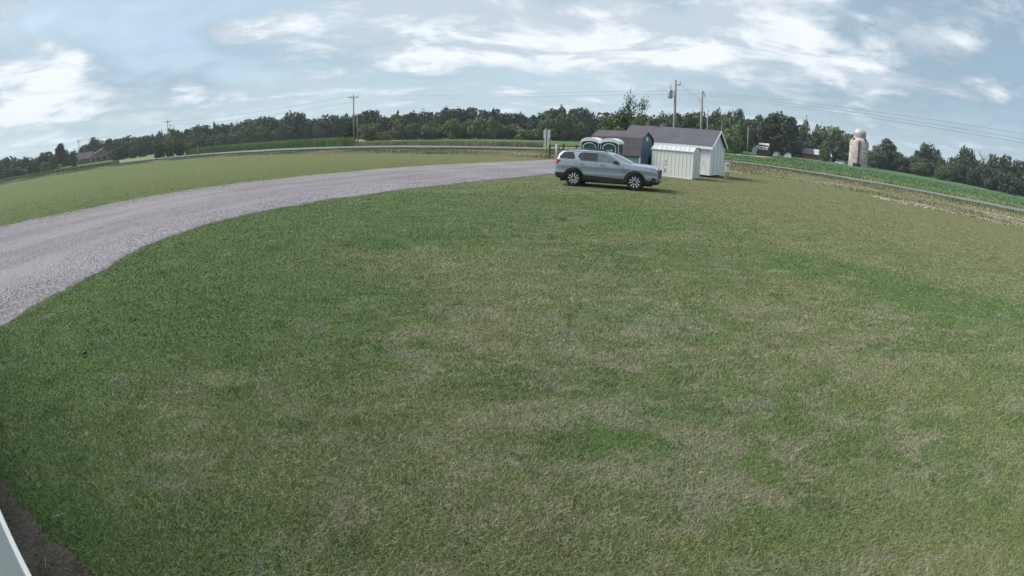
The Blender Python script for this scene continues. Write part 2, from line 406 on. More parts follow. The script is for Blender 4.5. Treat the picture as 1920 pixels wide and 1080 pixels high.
# ------------------------------------------------------------------ the land
def structure(o): o['kind'] = 'structure'; return o
def ring_sheet(name, inner, outer, dz, mat, az0, az1, step=1.0, rows=10, jag=0.0, seed=1):
    """a sheet of ground between two bearings-and-distance outlines"""
    rr = random.Random(seed)
    az = np.arange(az0, az1 + 1e-6, step); V = []; Fc = []
    ia = np.interp(az, [p[0] for p in inner], [p[1] for p in inner]); oa = np.interp(az, [p[0] for p in outer], [p[1] for p in outer])
    for i, a in enumerate(az):
        j0 = 1 + rr.uniform(-jag, jag); j1 = 1 + rr.uniform(-jag, jag)
        for k in range(rows + 1):
            D = ia[i] * j0 * (1 - k / rows) + oa[i] * j1 * k / rows
            x, y = pol(a, D); V.append((x, y, zt(x, y) + dz))
    n = rows + 1
    for i in range(len(az) - 1):
        for k in range(rows): Fc.append((i*n+k, (i+1)*n+k, (i+1)*n+k+1, i*n+k+1))
    return structure(meshobj(name, V, Fc, mat, smooth=True))
V, Fc = [(0, 0, 0)], []
radii = [1, 2, 4, 7, 11, 16, 24, 34, 46, 60, 80, 100, 125, 150, 170] + list(range(180, 390, 6)) + [420, 500, 700, 1000, 1500, 2500]
SEG = 144
for r in radii:
    for k in range(SEG):
        a = 2 * math.pi * k / SEG; x, y = r * math.sin(a), r * math.cos(a); V.append((x, y, zt(x, y)))
for k in range(SEG): Fc.append((0, 1 + (k + 1) % SEG, 1 + k))
for i in range(len(radii) - 1):
    for k in range(SEG):
        Fc.append((1+i*SEG+k, 1+i*SEG+(k+1) % SEG, 1+(i+1)*SEG+(k+1) % SEG, 1+(i+1)*SEG+k))
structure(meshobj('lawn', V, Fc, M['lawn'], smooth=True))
LAWN = [(-75, 185), (-57, 160), (-54.7, 154), (-47.9, 150), (-41, 138), (-32, 118), (-27.5, 101), (-18.4, 77.5), (-9.3, 66.4), (-.2, 59.7), (4.3, 55.2), (23.6, 54.5), (30.5, 51.4), (36.2, 48.7), (42, 46.2), (47.8, 44), (54.7, 42.5), (75, 43)]
NEAR = [(-75, 225), (-57, 205), (-47.8, 195), (-41, 178), (-32, 142), (-27.5, 122), (-18.4, 103), (-9.3, 87.5), (-.3, 83), (3, 82.5), (23, 79.5), (27, 77), (36.2, 67.5), (47.6, 65.3), (54.5, 70.5), (75, 95)]
FAR = [(-75, 262), (-57, 236), (-47.8, 222), (-41, 205), (-36, 185), (-32, 168), (-27.4, 150), (-22.9, 136), (-18.4, 121), (-13.9, 112), (-9.3, 103), (-4.8, 96), (-.3, 93), (3.1, 92), (23, 85.2), (27, 83.8), (30.4, 79.5), (36.1, 75.8), (41.9, 74.2), (47.6, 74.5), (54.5, 82), (75, 110)]
END = [(-75, 430), (75, 430)]
ring_sheet('verge', LAWN, NEAR, .012, M['verge'], -72, 72, .5, 8, .012, 3)
ring_sheet('road', NEAR, FAR, .16, M['asphalt'], -43, 72, 1, 3)
ring_sheet('road_shoulder', [(a, d - 1.6) for a, d in NEAR], NEAR, .03, M['meadow'], -72, 72, 1, 2)
ring_sheet('meadow', FAR, END, .03, M['meadow'], -72, -12, 1, 24)
ring_sheet('crop_field', FAR, END, .03, M['field'], -12, 72, 1, 24)
ring_sheet('meadow_strip', FAR, [(-14, 150), (-2, 122), (8, 112), (23, 98), (36, 84), (72, 116)], .06, M['meadow'], -14, 70, .5, 4, .012, 5)
ring_sheet('side_lane', [(22.2, 158), (25, 160), (26.5, 172), (27.2, 181)], [(22.2, 170), (25, 174), (26.5, 186), (27.2, 186)], .09, M['lane'], 22.2, 27.2, .5, 3)

def resample(pts, n):
    p = np.array(pts, float); s = np.r_[0, np.cumsum(np.hypot(*np.diff(p, axis=0).T))]; u = np.linspace(0, s[-1], n)
    return np.c_[np.interp(u, s, p[:, 0]), np.interp(u, s, p[:, 1])]
DN = [(-7.3, -9), (-7.6, -2), (-7.9, 3), (-7.97, 5.12), (-8.12, 6.03), (-8.41, 7.17), (-8.72, 8.86), (-9.31, 11.3), (-9.2, 13.6), (-8.53, 16.1), (-7.11, 18.68), (-5.3, 21.36), (-3.02, 24.42), (-.1, 28.7), (2.48, 32.4), (5.5, 36.5), (8.8, 40.5)]
DF = [(-31, -9), (-27.5, 4), (-25.2, 12), (-23.52, 16.32), (-21.42, 19.09), (-19.76, 22.44), (-17.93, 26.14), (-15.17, 29.04), (-12.27, 32.41), (-9.02, 36.48), (-5.06, 40.88), (-.19, 45.63), (3.2, 50.5), (4.8, 53), (8.5, 54.5), (12, 55)]
NN = 260
dn, df = resample(DN, NN), resample(DF, NN)
V, Fc = [], []
K = 24
e1 = np.convolve(rng.normal(0, .16, NN + 4), np.ones(5) / 5, 'valid') * 1.7; e2 = np.convolve(rng.normal(0, .2, NN + 4), np.ones(5) / 5, 'valid') * 1.7
for i in range(NN):
    d = df[i] - dn[i]; u = d / np.hypot(*d); a = dn[i] + u * e1[i]; b = df[i] + u * e2[i]
    for k in range(K + 1):
        q = a + (b - a) * k / K; s = k / K
        V.append((q[0], q[1], .006 + .05 * math.sin(math.pi * min(1, s * 1.0)) ** .5))
for i in range(NN - 1):
    for k in range(K): Fc.append((i*(K+1)+k, i*(K+1)+k+1, (i+1)*(K+1)+k+1, (i+1)*(K+1)+k))
drive = structure(meshobj('gravel_driveway', V, Fc, M['gravel'], smooth=True))
_at = drive.data.attributes.new('lat', 'FLOAT', 'POINT'); _at.data.foreach_set('value', [(k % (K + 1)) / K for k in range(len(V))])
def inside(P, poly):
    x, y = P[:, 0], P[:, 1]; c = np.zeros(len(P), bool); n = len(poly); j = n - 1
    for i in range(n):
        xi, yi = poly[i]; xj, yj = poly[j]
        m = ((yi > y) != (yj > y)) & (x < (xj - xi) * (y - yi) / (yj - yi + 1e-12) + xi); c ^= m; j = i
    return c
DRIVE = [tuple(q) for q in dn] + [tuple(q) for q in df[::-1]]

# flower bed along the building and worn tracks
wd = Vector((-.889, .457, 0)).normalized()                  # the building wall runs this way
wb = Vector((-2.97, 1.38, 0)) - Vector((-.457 * .02, -.889 * .02, 0))
def wall_pt(s, off): return (wb + wd * s + Vector((.457, .889, 0)) * off)
rb_ = random.Random(8)
_ss = np.arange(-2.4, 6.01, .06)
_off = [float(np.interp(q, [-2.4, -1.2, -.55, -.3, 0, .25, .5, .8, 1.1, 1.6, 6], [.60, .50, .42, .39, .33, .25, .24, .18, .14, .12, .11])) * rb_.uniform(.88, 1.14) for q in _ss]
_in = [tuple(wall_pt(q, .01)[:2]) for q in _ss]; _out = [tuple(wall_pt(q, o_)[:2]) for q, o_ in zip(_ss, _off)]
BED = _in + _out[::-1]
V, Fc = [], []
for a, b in zip(_in, _out):
    for k in range(5): t = k / 4; V.append((a[0]*(1-t)+b[0]*t, a[1]*(1-t)+b[1]*t, .008 + .015 * math.sin(math.pi * t) * rb_.uniform(.4, 1.4)))
for i in range(len(_ss) - 1):
    for k in range(4): Fc.append((i*5+k, i*5+k+1, (i+1)*5+k+1, (i+1)*5+k))
meshobj('soil_bed', V, Fc, M['soil'], smooth=True)['kind'] = 'structure'
def gnd(px, py):
    az, el = bearing(px, py); D = (CAM_H) / math.tan(R(-el)); return pol(az, D)
TRACKS = []; STREAK = []
def track(pts, wpx, seed):
    rr = random.Random(seed); P = [gnd(*p) for p in pts]; q = resample(P, 22); poly = []; back = []
    for i in range(22):
        d = q[min(i+1, 21)] - q[max(i-1, 0)]; d = d / (np.hypot(*d) + 1e-9); nn = np.array([-d[1], d[0]])
        wv = 1.15 * wpx * math.sin(math.pi * (i + .3) / 21.6) ** .5 * rr.uniform(.55, 1.2)
        poly.append(tuple(q[i] + nn * wv)); back.append(tuple(q[i] - nn * wv * rr.uniform(.6, 1)))
    TRACKS.append(poly + back[::-1]); STREAK.append((q, wpx))
for i, (pts, wv) in enumerate([([(1640, 369), (1692, 382)], .22), ([(1700, 379), (1745, 389)], .28), ([(1716, 385), (1780, 399)], .22), ([(1800, 390), (1850, 401), (1890, 411)], .30),
        ([(1798, 401), (1840, 410), (1884, 422)], .26), ([(1845, 398), (1920, 414)], .45), ([(1855, 405), (1915, 421)], .40), ([(1555, 345), (1600, 352)], .3), ([(1610, 351), (1640, 357)], .25),
        ([(1365, 321), (1400, 326)], .25), ([(1450, 331), (1510, 340)], .25), ([(1520, 341), (1560, 348)], .22), ([(1660, 366), (1720, 376)], .18)]):
    track(pts, wv, i)

# ------------------------------------------------------------------ grass blades of the lawn
def blades(name, P, H, W, mat, lean=.55, zoff=None, rnd=None):
    n = len(P); a = rng.uniform(0, 2 * math.pi, n); la = rng.uniform(0, 2 * math.pi, n); ln = H * np.abs(rng.normal(0, lean, n))
    dx, dy = np.cos(a) * W / 2, np.sin(a) * W / 2
    z0 = np.zeros(n) if zoff is None else zoff
    v = np.empty((n, 3, 3), np.float32)
    v[:, 0] = np.c_[P[:, 0] - dx, P[:, 1] - dy, z0]; v[:, 1] = np.c_[P[:, 0] + dx, P[:, 1] + dy, z0]
    v[:, 2] = np.c_[P[:, 0] + np.cos(la) * ln, P[:, 1] + np.sin(la) * ln, z0 + H]
    me = bpy.data.meshes.new(name); me.vertices.add(3 * n); me.vertices.foreach_set('co', v.ravel())
    me.loops.add(3 * n); me.loops.foreach_set('vertex_index', np.arange(3 * n, dtype=np.int32))
    me.polygons.add(n); me.polygons.foreach_set('loop_start', np.arange(0, 3 * n, 3, dtype=np.int32))
    me.update(calc_edges=True); me.materials.append(mat)
    r = rng.uniform(0, 1, n) if rnd is None else rnd
    at = me.attributes.new('rnd', 'FLOAT', 'POINT'); at.data.foreach_set('value', np.repeat(r, 3).astype(np.float32))
    o = bpy.data.objects.new(name, me); COL.objects.link(o); return o
NB = 1450000
e = -.2; lo, hi = 1.7, 58.0
u = rng.uniform(0, 1, NB); D = (lo ** e + u * (hi ** e - lo ** e)) ** (1 / e); az = np.radians(rng.uniform(-66, 68, NB))
k_ = 1300000; az[k_:] = np.radians(np.where(rng.uniform(0, 1, NB - k_) < .7, rng.uniform(-130, -60, NB - k_), rng.uniform(60, 100, NB - k_))); D[k_:] = 1.5 + 4.5 * rng.uniform(0, 1, NB - k_)
P = np.c_[D * np.sin(az), D * np.cos(az)]
ok = ~inside(P + rng.normal(0, .07, P.shape), DRIVE) & ~inside(P, BED)
lw = np.interp(np.degrees(az), [q[0] for q in LAWN], [q[1] for q in LAWN]); ok &= (D < lw) & (rng.uniform(0, 1, NB) < 1 - .85 * sstep(34, 57, D))
side = (P - np.array([wb.x, wb.y])) @ np.array([.457, .889]); ok &= side > .05
_a, _b = np.array(gnd(1015, 418)), np.array(gnd(1100, 406)); _t = ((P - _a) @ (_b - _a)) / ((_b - _a) @ (_b - _a)); _q = _a + np.clip(_t, 0, 1)[:, None] * (_b - _a)
ok &= ~((np.abs(_t - .5) < .52) & (np.abs(P[:, 1] - _q[:, 1] + .22) < .38 * np.sin(np.pi * np.clip(_t, .03, .97)) ** .5) & (rng.uniform(0, 1, NB) < .93))
for T in TRACKS: ok &= ~inside(P, T) | (rng.uniform(0, 1, NB) < .07)
P, D = P[ok], D[ok]
clump = np.sin(P[:, 0] * 3.1 + np.sin(P[:, 1] * 2.3) * 2) * np.sin(P[:, 1] * 3.7 + np.sin(P[:, 0] * 1.9) * 2)
H = rng.uniform(.013, .033, len(P)) * (1 + .22 * clump) * (1 - .5 * sstep(14, 40, D)); W = np.maximum(.0048, .00125 * D) * rng.uniform(.7, 1.3, len(P))
tag(blades('lawn_grass', P, H, W, M['blade'], 1.25), kind='stuff')
nc = 170; cD = 2.3 + 10 * rng.uniform(0, 1, nc) ** 1.4; ca_ = np.radians(rng.uniform(-56, 58, nc)); cP = np.c_[cD * np.sin(ca_), cD * np.cos(ca_)]
cP = cP[~inside(cP, DRIVE)]; kk = rng.integers(0, len(cP), 9000); Pt = cP[kk] + rng.normal(0, 1, (9000, 2)) * rng.uniform(.03, .13, len(cP))[kk][:, None]
Pt = Pt[((Pt - np.array([wb.x, wb.y])) @ np.array([.457, .889])) > .7]
tag(blades('clumps_of_longer_grass', Pt, rng.uniform(.025, .06, len(Pt)), rng.uniform(.006, .011, len(Pt)), M['blade'], .9, rnd=rng.uniform(0, .6, len(Pt))), kind='stuff')
# a few longer weeds at the bed
n = 220; s = rng.uniform(-.4, 2.2, n); o_ = rng.uniform(.05, .5, n)
cl_ = rng.integers(0, 9, n); cs = rng.uniform(-.3, 1.8, 9); co = rng.uniform(.08, .42, 9)
Pw = np.array([list(wall_pt(cs[k] + rng.normal(0, .05), abs(co[k] + rng.normal(0, .05)))[:2]) for k in cl_])
tag(blades('bed_weeds', Pw, rng.uniform(.02, .07, n), np.full(n, .014), M['blade'], 1.4), kind='stuff')
# loose stones of the drive
n = 16000; u = rng.uniform(0, 1, n * 6); D = 8 + 26 * u ** 1.3; az = np.radians(rng.uniform(-64, 8, n * 6)); P = np.c_[D * np.sin(az), D * np.cos(az)]
P = P[inside(P, DRIVE)][:n]; spill = dn[rng.integers(60, NN, 1800)] + np.abs(rng.normal(0, .13, (1800, 1))) * np.array([[.9, -.5]]) + rng.normal(0, .10, (1800, 2)); P = np.r_[P, spill]
S = np.linalg.norm(P, axis=1) * .0008 * rng.uniform(.6, 1.6, len(P)) + .006
base = np.array([(1, 0, .0), (-.5, .87, 0), (-.5, -.87, 0), (0.1, 0, .8)], np.float32)
ang = rng.uniform(0, 6.28, len(P)); c_, s_ = np.cos(ang), np.sin(ang)
vv = np.empty((len(P), 4, 3), np.float32)
for k in range(4):
    vv[:, k, 0] = P[:, 0] + S * (c_ * base[k, 0] - s_ * base[k, 1]); vv[:, k, 1] = P[:, 1] + S * (s_ * base[k, 0] + c_ * base[k, 1]); vv[:, k, 2] = .035 + S * base[k, 2]
fs = [(4*i+a, 4*i+b, 4*i+c) for i in range(len(P)) for a, b, c in ((0, 1, 3), (1, 2, 3), (2, 0, 3))]
tag(meshobj('loose_gravel', vv.reshape(-1, 3), fs, M['stone']), kind='stuff')
n = 420; sI = rng.uniform(-1.5, 2.0, n); fr_ = rng.uniform(.05, .95, n); oI = np.interp(sI, _ss, _off) * fr_
Pc = np.array([list(wall_pt(a_, b__)[:2]) for a_, b__ in zip(sI, oI)]); Sz = rng.uniform(.004, .016, n); vv = np.empty((n, 4, 3), np.float32)
for k in range(4): vv[:, k, 0] = Pc[:, 0] + Sz * base[k, 0]; vv[:, k, 1] = Pc[:, 1] + Sz * base[k, 1]; vv[:, k, 2] = .015 + Sz * base[k, 2]
fs = [(4*i+a, 4*i+b, 4*i+c) for i in range(n) for a, b, c in ((0, 1, 3), (1, 2, 3), (2, 0, 3))]
tag(meshobj('soil_clods', vv.reshape(-1, 3), fs, M['pale_soil']), kind='stuff')
# dry cut grass left lying in streaks
PS = []
for q, wv in STREAK:
    n = int(len(q) * 120); k = rng.integers(0, len(q) - 1, n); t_ = rng.uniform(0, 1, (n, 1)); base_ = q[k] * (1 - t_) + q[k + 1] * t_
    keep = (np.sin(k * .9 + wv * 40) + rng.normal(0, .55, n)) > -.55
    PS.append((base_ + rng.normal(0, wv * .62, (n, 2)))[keep])
PS = np.concatenate(PS)
tag(blades('dry_grass_streaks', PS, rng.uniform(.05, .12, len(PS)), rng.uniform(.07, .18, len(PS)), M['straw'], 1.2), kind='stuff')
# tall weeds of the verge, corn beyond the road
def scatter(n, inner, outer, a0, a1, pw=1.0):
    a = rng.uniform(a0, a1, n); i = np.interp(a, [q[0] for q in inner], [q[1] for q in inner]); o = np.interp(a, [q[0] for q in outer], [q[1] for q in outer])
    D = i + (o - i) * rng.uniform(0, 1, n) ** pw; return np.c_[D * np.sin(np.radians(a)), D * np.cos(np.radians(a))], D
def zarr(P): return 1.3 * sstep(180, 380, np.hypot(P[:, 0], P[:, 1]))
P, D = scatter(80000, [(a, d - 4) for a, d in LAWN], NEAR, -60, 62, .8)
nz = np.sin(P[:, 0] * .31 + 2 * np.sin(P[:, 1] * .17)) * .5 + .5
tag(blades('verge_weeds', P, rng.uniform(.05, .26, len(P)) * (.25 + .9 * nz), .0016 * D * rng.uniform(.7, 1.4, len(P)), M['weed'], .5), kind='stuff')
P, D = scatter(16000, [(a, d - 7) for a, d in NEAR], [(a, d - .6) for a, d in NEAR], -43, 62)
tag(blades('ditch_grass', P, rng.uniform(.10, .34, len(P)), .0022 * D * rng.uniform(.7, 1.4, len(P)), M['ditch'], .4, zarr(P)), kind='stuff')
P, D = scatter(9000, [(a, d + 1) for a, d in NEAR], [(a, d + 9) for a, d in NEAR], -62, -42)
tag(blades('hedge_grass', P, rng.uniform(.5, 1.3, len(P)), rng.uniform(.25, .5, len(P)), M['corn'], .3, zarr(P)), kind='stuff')
P, D = scatter(42000, [(a, d + 7) for a, d in FAR], [(a, d + 55) for a, d in FAR], -34.5, -17.0, 1.6)
tag(blades('corn', P, rng.uniform(1.7, 2.35, len(P)), rng.uniform(.16, .34, len(P)), M['corn'], .16, zarr(P)), kind='stuff')
P, D = scatter(26000, [(a, d + 3) for a, d in FAR], [(a, d + 26) for a, d in FAR], -17, 3)
tag(blades('field_edge_weeds', P, rng.uniform(.3, 1.0, len(P)), rng.uniform(.12, .3, len(P)), M['weed'], .25, zarr(P)), kind='stuff')
P, D = scatter(60000, [(a, d + 8) for a, d in FAR], [(a, d + 110) for a, d in FAR], 20, 62, 1.5)
_k = ~((D > 148) & (np.degrees(np.arctan2(P[:, 0], P[:, 1])) < 27.6)); P, D = P[_k], D[_k]
tag(blades('soy_plants', P, rng.uniform(.25, .5, len(P)), .0042 * D * rng.uniform(.6, 1.3, len(P)), M['soy'], .8, zarr(P)), kind='stuff')
P, D = scatter(30000, [(a, d + 2) for a, d in FAR], [(a, d + 9) for a, d in FAR], 22, 60)
tag(blades('roadside_grass', P, rng.uniform(.2, .6, len(P)), rng.uniform(.08, .2, len(P)), M['corn'], .4, zarr(P)), kind='stuff')

# ------------------------------------------------------------------ trees
def crown_data(seed, kind='round', n=1500, leaf=.045):
    r = np.random.default_rng(seed); lobes = []
    m = {'round': 24, 'tall': 21, 'wide': 26, 'sparse': 11, 'cone': 22, 'bush': 20}[kind]
    for i in range(m):
        while True:
            p = r.uniform(-1, 1, 3)
            if np.linalg.norm(p) < 1: break
        h = .5 + .5 * p[2]
        if kind == 'round': c = np.array([p[0] * .36, p[1] * .36, .10 + .74 * h]); q = r.uniform(.14, .23)
        elif kind == 'tall': c = np.array([p[0] * .30, p[1] * .30, .10 + .76 * h]); q = r.uniform(.14, .20)
        elif kind == 'wide': c = np.array([p[0] * .42, p[1] * .42, .20 + .63 * h]); q = r.uniform(.13, .21)
        elif kind == 'sparse': c = np.array([p[0] * .36, p[1] * .36, .35 + .55 * h]); q = r.uniform(.08, .14)
        elif kind == 'cone': hh = i / m; c = np.array([p[0] * .34 * (1.05 - hh), p[1] * .34 * (1.05 - hh), .08 + .84 * hh]); q = .20 * (1.08 - hh) + .03
        else: c = np.array([p[0] * .36, p[1] * .36, .06 + .70 * h]); q = r.uniform(.17, .27)
        lobes.append((c, q))
    wts = np.array([q ** 2 for c, q in lobes]); wts /= wts.sum(); V, F = [], []
    idx = r.choice(len(lobes), n, p=wts)
    for i in idx:
        c, q = lobes[i]; d = r.normal(0, 1, 3); d /= np.linalg.norm(d)
        p = c + d * q * (1 - .45 * r.uniform() ** 2) * np.array([1, 1, .85])
        if r.uniform() < .10: p += d * q * .35 * r.uniform()
        if p[2] < .0: continue
        nrm = d + r.normal(0, .55, 3); nrm /= np.linalg.norm(nrm)
        t1 = np.cross(nrm, r.normal(0, 1, 3)); t1 /= np.linalg.norm(t1) + 1e-9; t2 = np.cross(nrm, t1)
        s = leaf * r.uniform(.6, 1.3); k = len(V)
        V += [p + t1 * s, p + t2 * s * .7, p - t1 * s * .9, p - t2 * s * .75]; F.append((k, k+1, k+2, k+3))
    A = np.array(V); A[:, 2] = (A[:, 2] - np.percentile(A[:, 2], .5)) / (np.percentile(A[:, 2], 99.3) - np.percentile(A[:, 2], .5)) * .97 + .01
    A[:, :2] *= .47 / np.percentile(np.hypot(A[:, 0], A[:, 1]), 97)
    return [tuple(q) for q in A], F
def crown_mesh(seed, kind, mat, n=1500, leaf=.045):
    V, F = crown_data(seed, kind, n, leaf); me = bpy.data.meshes.new('crown'); me.from_pydata([tuple(v) for v in V], [], F); me.materials.append(mat); return me
def trunk_mesh(seed, mat, top=.62, limbs=5, r0=.022):
    rr = random.Random(seed); b = MB()
    bend = [(rr.uniform(-.02, .02), rr.uniform(-.02, .02)) for _ in range(5)]
    pts = [(bend[i][0] * (i > 0), bend[i][1] * (i > 0), top * i / 4) for i in range(5)]; b.tube(pts, [r0, r0*.8, r0*.65, r0*.5, r0*.25], 7)
    for i in range(limbs):
        z = rr.uniform(.25, .55) * top / .62; a = rr.uniform(0, 6.28); l = rr.uniform(.18, .34)
        b.tube([(0, 0, z), (math.cos(a)*l*.5, math.sin(a)*l*.5, z+l*.35), (math.cos(a)*l, math.sin(a)*l, z+l*.9)], [r0*.45, r0*.3, r0*.1], 5)
    me = bpy.data.meshes.new('trunk'); me.from_pydata(b.v, [], b.f); me.materials.append(mat); return me
CROWN = {}
for kind in ('round', 'tall', 'wide', 'sparse', 'cone', 'bush'):
    for mk in ('leaf_dark', 'leaf_mid', 'leaf_light', 'leaf_olive', 'leaf_conifer', 'leaf_yellow'): CROWN[kind, mk] = []
def get_crown(kind, mk, k):
    lst = CROWN[kind, mk]
    while len(lst) <= k % 3: lst.append(crown_mesh(hash_(kind, mk) + 17 * len(lst), kind, M[mk], {'sparse': 1000, 'cone': 1900}.get(kind, 2600), {'sparse': .038}.get(kind, .043)))
    return lst[k % 3]
def hash_(*a): return sum(ord(c) * (i + 3) for i, c in enumerate(''.join(a))) % 9973
TRUNKS = [trunk_mesh(s, M['bark']) for s in (1, 2, 3)]
tree_count = [0]
def tree(px, top, wpx, D, kind, mk, label, group=None, name='broadleaf_tree', cat='tree', base=None):
    """a tree seen at bearing px, its top at py=top, crown wpx wide, D metres off"""
    az, el = bearing(px, top); x, y = pol(az, D); z0 = zt(x, y)
    H = CAM_H + D * math.tan(R(el)) - z0; W = max(1., D * wpx / FPX)
    tree_count[0] += 1; k = tree_count[0]
    root = thing(name, label, cat, (x, y, z0 - .05), (k * 2.39996) % 6.283, group)
    c = bpy.data.objects.new('crown', get_crown(kind, mk, k)); COL.objects.link(c); c.parent = root; c.scale = (W * 1.08, W * 1.08, H)
    t = bpy.data.objects.new('trunk', TRUNKS[k % 3]); COL.objects.link(t); t.parent = root; t.scale = (H, H, H)
    return root
PROF = [(-40, 302), (0, 296), (40, 291), (60, 296), (90, 284), (125, 285), (170, 262), (200, 258), (250, 250), (300, 246), (340, 238), (380, 236), (440, 228), (500, 220), (555, 214), (600, 219), (630, 215), (690, 211), (720, 221), (750, 214), (780, 211), (830, 203), (890, 202), (950, 211), (1010, 211), (1050, 202), (1110, 206), (1165, 208), (1230, 211), (1280, 209), (1340, 211), (1385, 210), (1430, 220), (1460, 217), (1500, 232), (1545, 241), (1600, 252)]
# the deep wood behind everything, one mass
def wood_mass():
    Vs, Fs = [], []; data = [crown_data(s, k, 800, .072) for s, k in ((51, 'round'), (52, 'wide'), (53, 'round'), (54, 'bush'))]
    rr = random.Random(5); px = -60.0
    arrs = [(np.array(v), f) for v, f in data]
    while px < 1590:
        for row in range(2):
            x = px + rr.uniform(-14, 14); py = np.interp(x, [p[0] for p in PROF], [p[1] for p in PROF]) + rr.uniform(2, 9) + (12 if row else 0)
            az, el = bearing(x, py); D = (345 if x < 700 else 300 if x < 1100 else 285) + (row == 0) * 30 + rr.uniform(-8, 8)
            gx, gy = pol(az, D); z0 = zt(gx, gy); H = CAM_H + D * math.tan(R(el)) - z0; Wd = D * rr.uniform(42, 62) / FPX
            v, f = arrs[rr.randrange(4)]; a = rr.uniform(0, 6.28); ca, sa = math.cos(a), math.sin(a); n = len(Vs)
            q = np.c_[(v[:, 0]*ca - v[:, 1]*sa) * Wd + gx, (v[:, 0]*sa + v[:, 1]*ca) * Wd + gy, (v[:, 2] - .06) * H * 1.06 + z0]
            Vs += [tuple(t) for t in q]; Fs += [tuple(i + n for i in t) for t in f]
        px += 22
    return Vs, Fs
v, f = wood_mass()
tag(meshobj('woodland', v, f, M['leaf_dark']), kind='stuff')
rt = random.Random(21)
MARKS = [(30, 'the left edge'), (112, 'the pale farm roof'), (175, 'the brown-roofed house'), (314, 'the orchard crossarm pole'), (403, 'the spindly flat-topped tree'), (446, 'the dead snag'), (552, 'the tall domed tree'), (663, 'the tall crossarm pole'), (746, 'the pointed dark tree'), (772, 'the bright young tree'), (850, 'the light rounded tree'), (922, 'the olive rounded tree'), (980, 'the fence gap'), (1025, 'the white sign'), (1127, 'the portable toilets'), (1182, 'the thin conifer top'), (1265, 'the transformer pole'), (1316, 'the bracket pole'), (1352, 'the white shed gable'), (1404, 'the plain lane pole'), (1609, 'the silo'), (1664, 'the ragged tree'), (1742, 'the umbrella-crowned tree'), (1815, 'the domed tree'), (1875, 'the right edge')]
MARKS = [q for q in MARKS if q[0] != 980]
HUE = {'leaf_dark': 'dark', 'leaf_mid': 'mid green', 'leaf_light': 'light green', 'leaf_olive': 'olive'}
SHP = {'round': 'rounded', 'tall': 'upright', 'bush': 'bushy', 'sparse': 'open-topped', 'wide': 'broad'}
def describe(px, kind, mk, where):
    m = min(MARKS, key=lambda q: abs(q[0] - px)); d = px - m[0]
    rel = 'in line with' if abs(d) < 9 else ('just left of' if d < 0 else 'just right of') if abs(d) < 26 else ('farther left of' if d < 0 else 'farther right of')
    return '%s %s tree %s, %s %s' % (HUE[mk], SHP[kind], where, rel, m[1])
SAID = set()
def fresh(x, kinds, mats, where):
    for i in range(14):
        k_, m_ = rt.choice(kinds if i < 8 else list(SHP)), rt.choice(mats if i < 10 else list(HUE))
        if describe(x, k_, m_, where) not in SAID: break
    SAID.add(describe(x, k_, m_, where)); return k_, m_
def row(x0, x1, step, D, lo, hi, kinds, mats, where, group, w=(34, 56)):
    x = x0
    while x <= x1:
        py = np.interp(x, [p[0] for p in PROF], [p[1] for p in PROF]) + rt.uniform(lo, hi); k_, m_ = fresh(x, kinds, mats, where)
        tree(x, py, rt.uniform(*w), D * rt.uniform(.96, 1.04), k_, m_, describe(x, k_, m_, where), group)
        x += step * rt.uniform(.75, 1.25)
FT = 'trees of the far wood'
row(-30, 90, 15, 300, 1, 12, ['round', 'tall', 'bush'], ['leaf_dark', 'leaf_mid'], 'in the left clump', FT, (26, 44))
row(-30, 70, 15, 262, 12, 24, ['bush', 'round'], ['leaf_mid', 'leaf_dark'], 'low in the left clump', FT, (22, 34))
row(205, 300, 16, 320, -1, 9, ['round', 'tall', 'sparse'], ['leaf_dark', 'leaf_mid'], 'behind the house hedge', FT, (28, 44))
row(325, 500, 18, 315, -2, 9, ['round', 'tall', 'sparse', 'wide'], ['leaf_dark', 'leaf_mid', 'leaf_dark'], 'behind the corn field', FT, (30, 48))
row(325, 650, 17, 290, 14, 28, ['bush', 'round'], ['leaf_mid', 'leaf_dark', 'leaf_mid'], 'low behind the corn', FT, (26, 40))
row(500, 720, 24, 300, -2, 10, ['round', 'wide', 'tall'], ['leaf_dark', 'leaf_dark', 'leaf_mid'], 'in the far wood', FT, (46, 66))
row(715, 1110, 28, 265, -1, 6, ['round', 'wide'], ['leaf_dark', 'leaf_mid', 'leaf_dark'], 'in the back row', FT, (46, 66))
row(690, 1110, 21, 228, 18, 36, ['round', 'bush', 'round'], ['leaf_mid', 'leaf_light', 'leaf_mid', 'leaf_olive'], 'in the front row', FT, (36, 54))
row(1215, 1400, 23, 215, 0, 10, ['round', 'wide', 'tall'], ['leaf_mid', 'leaf_dark', 'leaf_mid'], 'behind the sheds', FT, (42, 62))
row(1200, 1372, 21, 195, 20, 38, ['bush', 'round'], ['leaf_mid', 'leaf_light', 'leaf_olive', 'leaf_mid'], 'lower in the wood', FT, (34, 48))
for i, x in enumerate(range(1630, 1961, 17)):
    yb = np.interp(x, [1630, 1700, 1760, 1840, 1920, 1960], [300, 309, 319, 333, 350, 360]); k_, m_ = fresh(x, ['bush', 'round'], ['leaf_dark', 'leaf_mid', 'leaf_dark'], 'in the field hedge')
    tree(x, yb - rt.uniform(10, 24), rt.uniform(30, 46), 285 * rt.uniform(.96, 1.04), k_, m_, describe(x, k_, m_, 'in the field hedge'), 'hedge along the right field')
